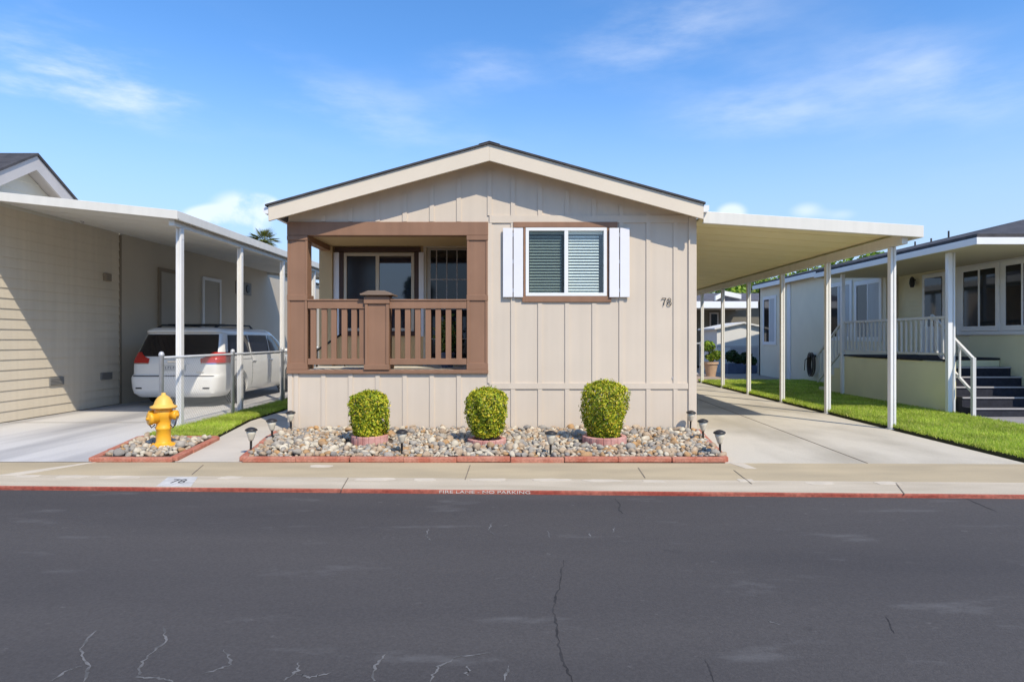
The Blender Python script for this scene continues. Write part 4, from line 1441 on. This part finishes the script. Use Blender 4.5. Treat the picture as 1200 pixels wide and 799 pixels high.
sk.build('lower_wall', M['rnolive'], rn)
for (pa, pb) in ((1126, 1172), (1175, 1225)):
    Yb_, Ya_ = Yside(pa, RF - .03), Yside(pb, RF - .03)
    side_window(rn, RF - .028, Ya_, Yb_, 1.62, 3.02, [(.5, M['darkglass']), (1.0, M['darkglass'])], .10, .03)
wcs = MB()
wcs.box(RF - .0275, RF - .0245, Yside(1240, RF), Yside(1122, RF), 1.52, 3.06)
wcs.box(RF - .07, RF - .0276, Yside(1240, RF), Yside(1122, RF), 1.54, 1.60)
wcs.build('window_casing', M['rntrim'], rn)
Yb_, Ya_ = Yside(1083, RF), Yside(1110, RF)
dd = MB()
dd.box(RF - .05, RF - .016, Ya_, Yb_, 1.08, 3.0)
ddo = dd.build('door', M['rntrim'], rn)
MB().box(RF - .064, RF - .051, Ya_ + .11, Yb_ - .11, 1.75, 2.9).build('pane', M['darkglass'], ddo)
MB().lathe([(.03, -.06), (.04, -.10), (0, -.11)], (RF, Ya_ + .07, 1.95), 10, axis='x').build('handle', M['lampblack'], ddo)
ptl = MB()
ptl.lathe([(.04, -.12), (.065, -.02), (.05, .10), (.02, .14), (0, .15)], (RF - .10, Yb_ + .32, 2.85), 12)
ptl.bar((RF - .02, Yb_ + .32, 2.9), (RF - .1, Yb_ + .32, 2.95), .03, .03)
ptl.build('wall_lantern', M['lampblack'], rn, smooth=False)
# roof
rr2 = MB()
hipY = 14.6
FY = 10.9
T = .085
def slab(mb, pts, t=T):
    n_ = len(pts)
    up = [(x, y, z + t) for x, y, z in pts]
    mb.add(list(pts) + up, [tuple(range(n_ - 1, -1, -1)), tuple(range(n_, 2 * n_))] + [(i, (i + 1) % n_, n_ + (i + 1) % n_, n_ + i) for i in range(n_)])
slab(rr2, [(EX, FY, EZ), (RGX, hipY, RGZ), (RGX, 16.9, RGZ), (EX, 16.9, EZ)])
slab(rr2, [(9.28, 16.9, rz(9.28)), (RGX, 16.9, RGZ), (RGX, 25.56, RGZ), (9.28, 25.56, rz(9.28))])
slab(rr2, [(EX, FY, EZ), (15.2, FY, EZ), (RGX, hipY, RGZ)])
slab(rr2, [(15.2, FY, EZ), (15.2, 25.56, EZ), (RGX, 25.56, RGZ), (RGX, hipY, RGZ)])
for k in range(3):
    Y = 16.4 + .7 * k
    rr2.tube([(RGX - .5, Y, RGZ - .2), (RGX - .5, Y, RGZ + (.13, .05, .07)[k])], .022, 8)
rr2.build('roof', M['shingle'], rn)
fs2 = MB()
fs2.box(EX - .03, EX - .001, FY, 16.93, EZ - .10, EZ + .02)
fs2.box(EX - .03, 15.2, FY - .032, FY - .002, EZ - .10, EZ + .02)
fs2.box(9.25, 9.28, 16.94, 25.56, rz(9.28) - .12, rz(9.28) + .03)
fs2.build('fascia', M['rntrim'], rn, bevel=.004)
so2 = MB()
so2.box(EX + .001, RF + .5, FY + .001, 16.9, EZ - .10, EZ - .07)
so2.build('soffit', M['rnsoffit'], rn)
# porch
DX, DY0, DY1, DZ = 8.0, 12.0, 15.85, 1.06
dk2 = MB()
dk2.box(DX, RF - .03, 13.0, DY1, DZ - .035, DZ)
dk2.box(DX, 8.2, DY0, 12.999, DZ - .035, DZ)
dko = dk2.build('porch_deck', M['navy'], rn)
sk2 = MB()
sk2.box(DX + .02, DX + .06, DY0 + .02, DY1 - .02, 0, DZ - .05)
sk2.box(DX + .0601, RF - .04, DY1 - .06, DY1 - .02, 0, DZ - .05)
sk2.box(DX + .0601, 8.2, DY0 + .02, DY0 + .06, 0, DZ - .05)
sk2.box(8.2, RF - .04, 13.001, 13.04, 0, DZ - .05)
sk2.build('skirting', M['rnolive'], rn)
rl2 = MB()
rl2.bar((DX + .03, DY0, DZ + .80), (DX + .03, DY1, DZ + .80), .06, .05)
rl2.bar((DX + .03, DY0, DZ + .10), (DX + .03, DY1, DZ + .10), .05, .04)
rlo = rl2.build('railing', M['rail'], rn)
y = DY0 + .14
while y < DY1:
    MB().box(DX + .012, DX + .045, y - .016, y + .016, DZ + .121, DZ + .774).build('baluster', M['rail'], rlo)
    y += .165
for y, zt in ((DY1 + .02, EZ - .10), (11.92, EZ - .10)):
    p = MB()
    p.box(DX - .042, DX + .042, y - .042, y + .042, .0, zt - .003)
    p.build('porch_post', M['rntrim'], rn, bevel=.004)
ds = MB()
ds.tube([(DX + .115, 11.95, EZ - .1), (DX + .115, 11.95, .05)], .022, 8)
ds.build('downspout', M['rntrim'], rn)
# front steps
stp = MB()
nos = MB()
for k in range(5):
    zt = DZ - .175 * (k + 1)
    y0_, y1_ = 13.0 - .28 * (k + 1), 13.0 - .28 * k
    stp.box(8.22, RF - .03, y0_, y1_ - .001, 0, zt)
    nos.box(8.22, RF - .03, y0_ - .022, y0_ - .001, zt - .022, zt + .004)
stp.build('front_steps', M['navy'], rn)
nos.build('step_nosing', M['treadedge'], rn)
sr = MB()
pa_, pb_ = Vector((8.21, 12.75, DZ + .86)), Vector((8.21, 11.58, DZ + .03))
sr.bar(pa_, pb_, .05, .05)
sr.bar(pa_ - Vector((0, 0, .62)), pb_ - Vector((0, 0, .62)), .04, .04)
for f_ in (.1, .3, .5, .7):
    c_ = pa_.lerp(pb_, f_)
    sr.box(c_.x - .015, c_.x + .015, c_.y - .015, c_.y + .015, c_.z - .62, c_.z - .02)
sr.box(8.18, 8.24, 11.54, 11.60, .0, DZ + .05)
sr.build('stair_rail', M['rail'], rn)
# rear steps of the porch
rs = MB()
for k in range(5):
    rs.box(DX + .05, DX + 1.1, DY1 + .28 * k + .003, DY1 + .28 * (k + 1), 0, DZ - .18 * (k + 1))
rs.build('rear_steps', M['rnolive'], rn)
br2 = MB()
q0, q1 = Vector((DX + .02, DY1 + .1, DZ + .80)), Vector((DX + .02, DY1 + 1.4, DZ - .05))
br2.bar(q0, q1, .05, .05)
br2.bar(q0 - Vector((0, 0, .72)), q1 - Vector((0, 0, .72)), .04, .04)
for k in range(8):
    c_ = q0.lerp(q1, (k + .5) / 8)
    br2.box(c_.x - .012, c_.x + .012, c_.y - .012, c_.y + .012, c_.z - .70, c_.z)
br2.build('rear_stair_rail', M['rail'], rn)
# hose on the wall
Yh = Yside(955, RW)
ho = thing('garden_hose', (RW - .05, Yh, .0), 'brown garden hose coiled on the grey wall beyond the porch steps', 'garden hose')
hc = MB()
for k in range(6):
    r_ = .20 + .02 * (k % 3)
    hc.tube([(RW - .06 - .022 * k, Yh + r_ * .8 * math.cos(t), .62 + r_ * 1.6 * math.sin(t)) for t in np.linspace(0, 2 * math.pi, 25)], .015, 6, False)
hc.build('coil', M['hose'], ho, smooth=True)
hb = MB()
hb.box(RW - .20, RW - .002, Yh - .08, Yh + .08, .86, .93)
hb.tube([(RW - .1, Yh + .15, .9), (RW - .12, Yh + .45, .75), (RW - .12, Yh + .5, .4)], .014, 6)
hb.build('hanger', M['lampblack'], ho)

# ------------------------------------------------------------------ lawns and paths
LAWN = [(5.93, 7.36), (8.05, 7.36), (8.05, 12.1), (7.98, 16), (9.5, 17.5), (9.5, 21.4), (5.93, 21.4)]
struct('lawn_soil', MB().prism(LAWN, 'z', -.085, .045), pm('lawn_soil_dark', (.06, .058, .025), .95, .4, 6, .5, 40))
struct('lawn', MB().prism([(5.975, 7.40), (8.01, 7.40), (8.01, 12.1), (7.95, 16), (9.45, 17.55), (9.45, 21.35), (5.975, 21.35)], 'z', .0455, .05), pm('turf', (.16, .24, .035), .95, .3, 12, .5, 60))
GRASS = leafmat('grass_blade', [(.22, .33, .03), (.42, .56, .06), (.54, .66, .08), (.62, .70, .13), (.72, .68, .24)], .45, .6)
def grass(name, poly, n, z, h, label, near=None):
    xs_, ys_ = np.array([p[0] for p in poly]), np.array([p[1] for p in poly])
    P = []
    while len(P) < n:
        u = random.random() ** 1.7 if near else random.random()
        y = ys_.min() + u * (ys_.max() - ys_.min())
        x = random.uniform(xs_.min(), xs_.max())
        if inside(poly, x, y): P.append((x, y))
    for k in range(len(poly)):          # ragged overhanging rim
        a_, b_ = np.array(poly[k]), np.array(poly[(k + 1) % len(poly)])
        for _ in range(int(np.linalg.norm(b_ - a_) * 160)): P.append(tuple(a_ + (b_ - a_) * random.random() + np.array([random.gauss(0, .018), random.gauss(0, .018)])))
    P = np.array(P)
    n = len(P)
    a = RNG.uniform(0, 2 * np.pi, n)
    hh = h * RNG.uniform(.5, 1.25, n)
    far = 1 + (P[:, 1] - 7) * .06
    wv = .0045 * far * RNG.uniform(.7, 1.4, n)
    lean = RNG.normal(size=(n, 2)) * .45 * hh[:, None]
    d = np.stack([np.cos(a) * wv, np.sin(a) * wv], 1)
    zz = np.full(n, z)
    v = np.stack([np.column_stack([P - d, zz]), np.column_stack([P + d, zz]), np.column_stack([P + d * .6 + lean * .5, zz + hh * .6]), np.column_stack([P + lean, zz + hh]), np.column_stack([P - d * .6 + lean * .5, zz + hh * .6])], 1).reshape(-1, 3)
    me = bpy.data.meshes.new(name)
    me.from_pydata(v.tolist(), [], np.arange(5 * n).reshape(-1, 5).tolist())
    me.materials.append(GRASS)
    o = bpy.data.objects.new(name, me)
    COL.objects.link(o)
    return tag(o, label, 'grass', kind='stuff')
grass('lawn_grass', LAWN, 110000, .04, .06, 'bright green mown grass between the right driveway and the porch', True)
STRIP = [(-5.05, 9.2), (-4.50, 9.2), (-4.86, 11.2), (-4.94, 20), (-5.5, 20), (-5.5, 9.3)]
struct('grass_strip_soil', MB().prism(STRIP, 'z', -.085, .02), MATS['lawn_soil_dark'])
grass('strip_grass', STRIP, 38000, .015, .06, 'narrow strip of green grass between walkway and chain-link fence', True)
struct('path', MB().prism([(8.06, 7.36), (30, 7.36), (30, 10.9), (9.77, 10.9), (9.77, 11.59), (8.22, 11.59), (8.06, 11.59)], 'z', -.085, .03), pm('dark_slab', (.30, .29, .29), .9, .15, 2))
struct('path_border', MB().box(8.051, 8.12, 7.36, 11.2, -.08, .06), pm('border_concrete', (.55, .53, .48), .85, .1, 3))

# ------------------------------------------------------------------ far right: rear house, shed, pots
rh = thing('rear_house', (8, 34, 0), 'low olive house with a white awning and grey gabled roof far behind the right carport', 'house')
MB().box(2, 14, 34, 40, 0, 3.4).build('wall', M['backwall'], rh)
aw = MB()
aw.box(3, 11.4, 31.0, 34.0, 3.0, 3.06)
aw.box(3, 11.4, 30.9, 30.98, 2.95, 3.27)
aw.box(11.402, 11.46, 30.9, 34, 2.95, 3.27)
aw.build('awning', M['white'], rh)
ro = MB()
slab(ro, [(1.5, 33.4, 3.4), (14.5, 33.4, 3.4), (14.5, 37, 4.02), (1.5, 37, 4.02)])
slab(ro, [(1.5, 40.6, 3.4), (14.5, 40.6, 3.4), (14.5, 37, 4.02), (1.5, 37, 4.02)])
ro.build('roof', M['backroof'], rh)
gd = MB()
ga_, gb_ = W(838, 350, 33), W(868, 348, 33)
apx = W(849, 344, 33)
gd.prism([(ga_[0], ga_[2] - .1), (apx[0], apx[2] - .1), (gb_[0], gb_[2] - .1), (gb_[0], gb_[2] + .13), (apx[0], apx[2] + .13), (ga_[0], ga_[2] + .13)], 'y', 32.9, 33.1)
gd.build('gable_trim', M['shedwhite'], rh)
gq = MB()
gq.prism([(ga_[0], 3.4), (gb_[0], 3.4), (gb_[0], gb_[2] - .1), (apx[0], apx[2] - .1), (ga_[0], ga_[2] - .1)], 'y', 33.12, 36)
gq.build('gable', M['backroof'], rh)
rwi = MB()
a, b = W(833, 383, 34), W(840, 368, 34)
rwi.box(a[0] - .08, b[0] + .08, 33.95, 33.998, a[2] - .08, b[2] + .08)
rwo = rwi.build('window', M['lngrey'], rh)
MB().box(a[0], b[0], 33.93, 33.949, a[2], b[2]).build('pane', M['darkglass'], rwo)
pn = MB()
pn.box(WX(823, 33.9), WX(848, 33.9), 33.9, 33.96, 0, WZ(386, 33.9))
pn.build('lower_panel', M['purplewall'], rh)

sd = thing('garden_shed', (9.5, 28, 0), 'small white gabled shed half in shade behind the right neighbour house', 'shed')
SY = 27.5
MB().prism([(8.42, 0), (10.75, 0), (10.75, 1.86), (9.55, 2.10), (8.42, 1.86)], 'y', SY, SY + 2.4).build('wall', M['shedwhite'], sd)
sr_ = MB()
for xe in (8.28, 10.85): sr_.prism([(9.55, 2.11), (xe, 2.11 - .21 * abs(xe - 9.55)), (xe, 2.18 - .21 * abs(xe - 9.55)), (9.55, 2.18)], 'y', SY - .15, SY + 2.5)
sr_.build('roof', M['shedwhite'], sd)
sl_ = MB()
sl_.box(8.42, 10.75, SY - .012, SY - .001, 1.10, 1.14)
sl_.build('wall_batten', M['lngrey'], sd)
ddr = MB()
ddr.box(9.0, 10.2, SY - .03, SY - .013, .05, 1.08)
ddr.build('door', M['lngrey'], sd)
LEAFD = leafmat('dark_leaf', [(.012, .03, .008), (.03, .07, .012), (.06, .11, .02)], .2)
LEAFB = leafmat('bright_leaf', [(.06, .12, .012), (.18, .32, .025), (.36, .48, .05), (.48, .52, .10)], .35)
def blobs(cs, n, size, mat, name, parent):
    P, Nn = [], []
    tot = sum(r ** 2 for *_, r in cs)
    for x, y, z, r in cs:
        k = int(n * r * r / tot)
        d = RNG.normal(size=(k, 3))
        d /= np.linalg.norm(d, axis=1)[:, None]
        rad = r * RNG.uniform(.45, 1.05, k) ** .6
        P.append(np.array([x, y, z]) + d * rad[:, None] * [1, 1, .8])
        Nn.append(d)
    return leafmesh(name, np.concatenate(P), size, mat, parent, normals=np.concatenate(Nn), flat=.9)
pot = thing('potted_plant', (WX(833, 24.6), 24.6, 0), 'pale terracotta pot with a bright leafy plant at the end of the right driveway', 'potted plant')
o_ = ORG[pot]
MB().lathe([(.17, 0), (.26, .48), (.29, .48), (.29, .56), (.25, .56), (.23, .48), (0, .47)], o_, 22).build('pot', M['terracotta'], pot, smooth=False)
blobs([(o_.x - .1, o_.y, 1.15, .26), (o_.x + .2, o_.y, .82, .24), (o_.x, o_.y, .75, .2)], 900, .06, LEAFB, 'leaves', pot)
stt = MB()
stt.tube([(o_.x, o_.y, .45), (o_.x - .1, o_.y, 1.1)], .02, 6)
stt.tube([(o_.x, o_.y, .45), (o_.x + .18, o_.y, .8)], .02, 6)
stt.build('stem', M['bark'], pot)
for (px, Y, lab, hgt) in ((861, 26.6, 'dark leafy shrub in a blue planter in front of the shaded shed wall', .55), (877, 26.9, 'small dark shrub in a grey-blue planter beside the shed corner', .45)):
    pt = thing('planter_shrub', (WX(px, Y), Y, 0), lab, 'planter')
    o_ = ORG[pt]
    MB().box(o_.x - .36, o_.x + .30, Y - .22, Y + .22, 0, hgt * .75).build('planter', M['bluepot'], pt, bevel=.03)
    blobs([(o_.x - .1, Y, hgt + .18, .3), (o_.x + .15, Y, hgt + .05, .22)], 700, .06, LEAFD, 'leaves', pt)
gt_ = thing('side_gate', (WX(817, 24.8), 24.8, 0), 'narrow grey metal gate at the rear corner of the beige house', 'gate')
g_ = MB()
xg0, xg1 = 2.9, WX(821, 24.8)
for k in range(22):
    x = xg0 + (xg1 - xg0) * k / 21
    g_.box(x - .012, x + .012, 24.79, 24.81, .1, 1.28)
g_.build('bars', M['galv'], gt_)
g2 = MB()
for z in (.10, 1.28): g2.box(xg0 - .03, xg1 + .03, 24.77, 24.83, z - .025, z + .025)
for x in (xg0, xg1): g2.box(x - .03, x + .03, 24.76, 24.84, 0, 1.34)
g2.build('frame', M['galv'], gt_)

# ------------------------------------------------------------------ trees behind
def tree(px, Y, ztop, r, mat, label, n=5200, nb=13, size=.13):
    x = WX(px, Y)
    t = thing('tree', (x, Y, 0), label, 'tree', 'trees behind the houses')
    cs = []
    zc = ztop - r * .95
    rd = random.Random(px)
    for k in range(nb):
        a, e = rd.uniform(0, 6.28), rd.uniform(-.7, 1.0)
        q = rd.uniform(.35, .8)
        cs.append((x + r * q * math.cos(a) * math.cos(e), Y + r * q * math.sin(a) * math.cos(e), zc + r * .75 * math.sin(e) * q * 1.3, r * rd.uniform(.26, .42)))
    blobs(cs, n, size, mat, 'crown', t)
    tk = MB()
    tk.tube([(x, Y, 0), (x + .1, Y, zc * .4), (x, Y, zc * .75), (x, Y, zc)], [.24, .19, .15, .08], 10)
    for (bx, by, bz, br) in cs[:9]: tk.tube([(x, Y, zc * .7), ((x + bx) / 2, (Y + by) / 2, (zc * .7 + bz) / 2 + .1), (bx, by, bz)], [.10, .06, .025], 6)
    tk.build('trunk', M['bark'], t, smooth=True)
LEAFM = leafmat('mid_leaf', [(.02, .05, .01), (.05, .11, .015), (.12, .19, .025), (.22, .28, .05)], .3)
tree(842, 43, 5.6, 2.6, LEAFB, 'bright green tree just above the grey gabled roof of the rear house')
tree(812, 45, 5.4, 2.4, LEAFM, 'darker green tree partly hidden by the beige house and its carport')
tree(888, 46, 6.0, 2.2, LEAFM, 'mid-green tree between the rear house and the end of the dark roof')
tree(927, 42, 6.2, 2.6, LEAFB, 'bright tree showing over the dark roof between two carport posts')
tree(1000, 40, 7.2, 3.2, LEAFB, 'tallest yellow-green tree over the dark roof beneath the carport beam')
tree(1040, 38, 7.2, 2.2, LEAFB, 'bright tree over the dark roof, nearest the front end of the carport beam')
tree(905, 45, 6.6, 2.4, LEAFB, 'bright tree behind the far end of the dark roof')
tree(862, 47, 6.6, 2.6, LEAFB, 'yellow-green tree behind the ridge of the rear house')
tree(960, 44, 6.9, 2.6, LEAFM, 'mid-green tree above the dark roof, left of the tallest tree')
# palm
pY = 46
pxx, pz = WX(309, pY), WZ(283, pY)
pa = thing('palm_tree', (pxx, pY, 0), 'palm tree rising behind the left carport roof', 'palm tree')
tp = MB()
tp.tube([(pxx - .2, pY, 0), (pxx - .05, pY, pz * .5), (pxx, pY, pz)], [.26, .2, .17], 12)
tp.build('trunk', M['bark'], pa, smooth=True)
fm = MB()
rd = random.Random(3)
for k in range(46):
    az, el = rd.uniform(0, 6.28), rd.uniform(-.75, 1.35)
    L = rd.uniform(.95, 1.4)
    pts = []
    for i in range(6):
        t = i / 5
        hx_ = L * t * math.cos(el) * (1 - .08 * t)
        pts.append(Vector((pxx + hx_ * math.cos(az), pY + hx_ * math.sin(az), pz + L * t * math.sin(el) - .30 * t * t * L)))
    fm.tube(pts, [.02, .016, .013, .01, .007, .004], 4, False)
    tip0 = pts[2]
    # fan of leaflets
    for j in range(15):
        a2 = (j - 7) / 7 * 1.25
        d = (pts[4] - pts[2]).normalized()
        sd_ = d.cross(Vector((0, 0, 1))).normalized()
        e_ = tip0 + (d * math.cos(a2) + sd_ * math.sin(a2)) * L * .62 + Vector((0, 0, -.10 * abs(math.sin(a2)) - .05))
        nn = (e_ - tip0).cross(Vector((0, 0, 1))).normalized() * .028
        mid = tip0.lerp(e_, .45) + Vector((0, 0, .02))
        fm.add([tip0, mid - nn, e_, mid + nn], [(0, 1, 2, 3)])
fm.build('crown', leafmat('palm_leaf', [(.07, .10, .02), (.16, .20, .03), (.28, .28, .06), (.34, .28, .10)], .2), pa, recalc=False)

# ------------------------------------------------------------------ the other side of the road (seen in the window glass)
oh = thing('opposite_house', (-12, -19, 0), 'low beige house across the road, seen only as a reflection in the porch window', 'house')
MB().box(-22, -8, -24, -19, 0, 3.0).build('wall', M['lnpanel'], oh)
orf = MB()
orf.prism([(-24.6, 2.95), (-18.4, 2.95), (-21.5, 4.0)], 'x', -22.5, -7.5)
orf.build('roof', M['shingle'], oh)
tree(470, -19.0, 6.2, 2.3, LEAFD, 'dark tree across the road, seen only as a reflection in the porch window', 2500) if False else None
def far_tree(x, y, zt, r_, label):
    t = thing('tree', (x, y, 0), label, 'tree', 'trees across the road')
    rd2 = random.Random(int(x * 7))
    cs = [(x + rd2.uniform(-.6, .6) * r_, y + rd2.uniform(-.6, .6) * r_, zt - r_ + rd2.uniform(-.5, .6) * r_, r_ * rd2.uniform(.35, .5)) for _ in range(10)]
    blobs(cs, 2200, .16, LEAFD, 'crown', t)
    k_ = MB()
    k_.tube([(x, y, 0), (x, y, zt - r_)], [.2, .1], 8)
    k_.build('trunk', M['bark'], t)
far_tree(-6.4, -18.0, 5.6, 1.5, 'dark round tree across the road beside the low beige house')
0 and far_tree(2.5, -20.0, 6.5, 2.2, 'large dark tree across the road facing the shuttered window')
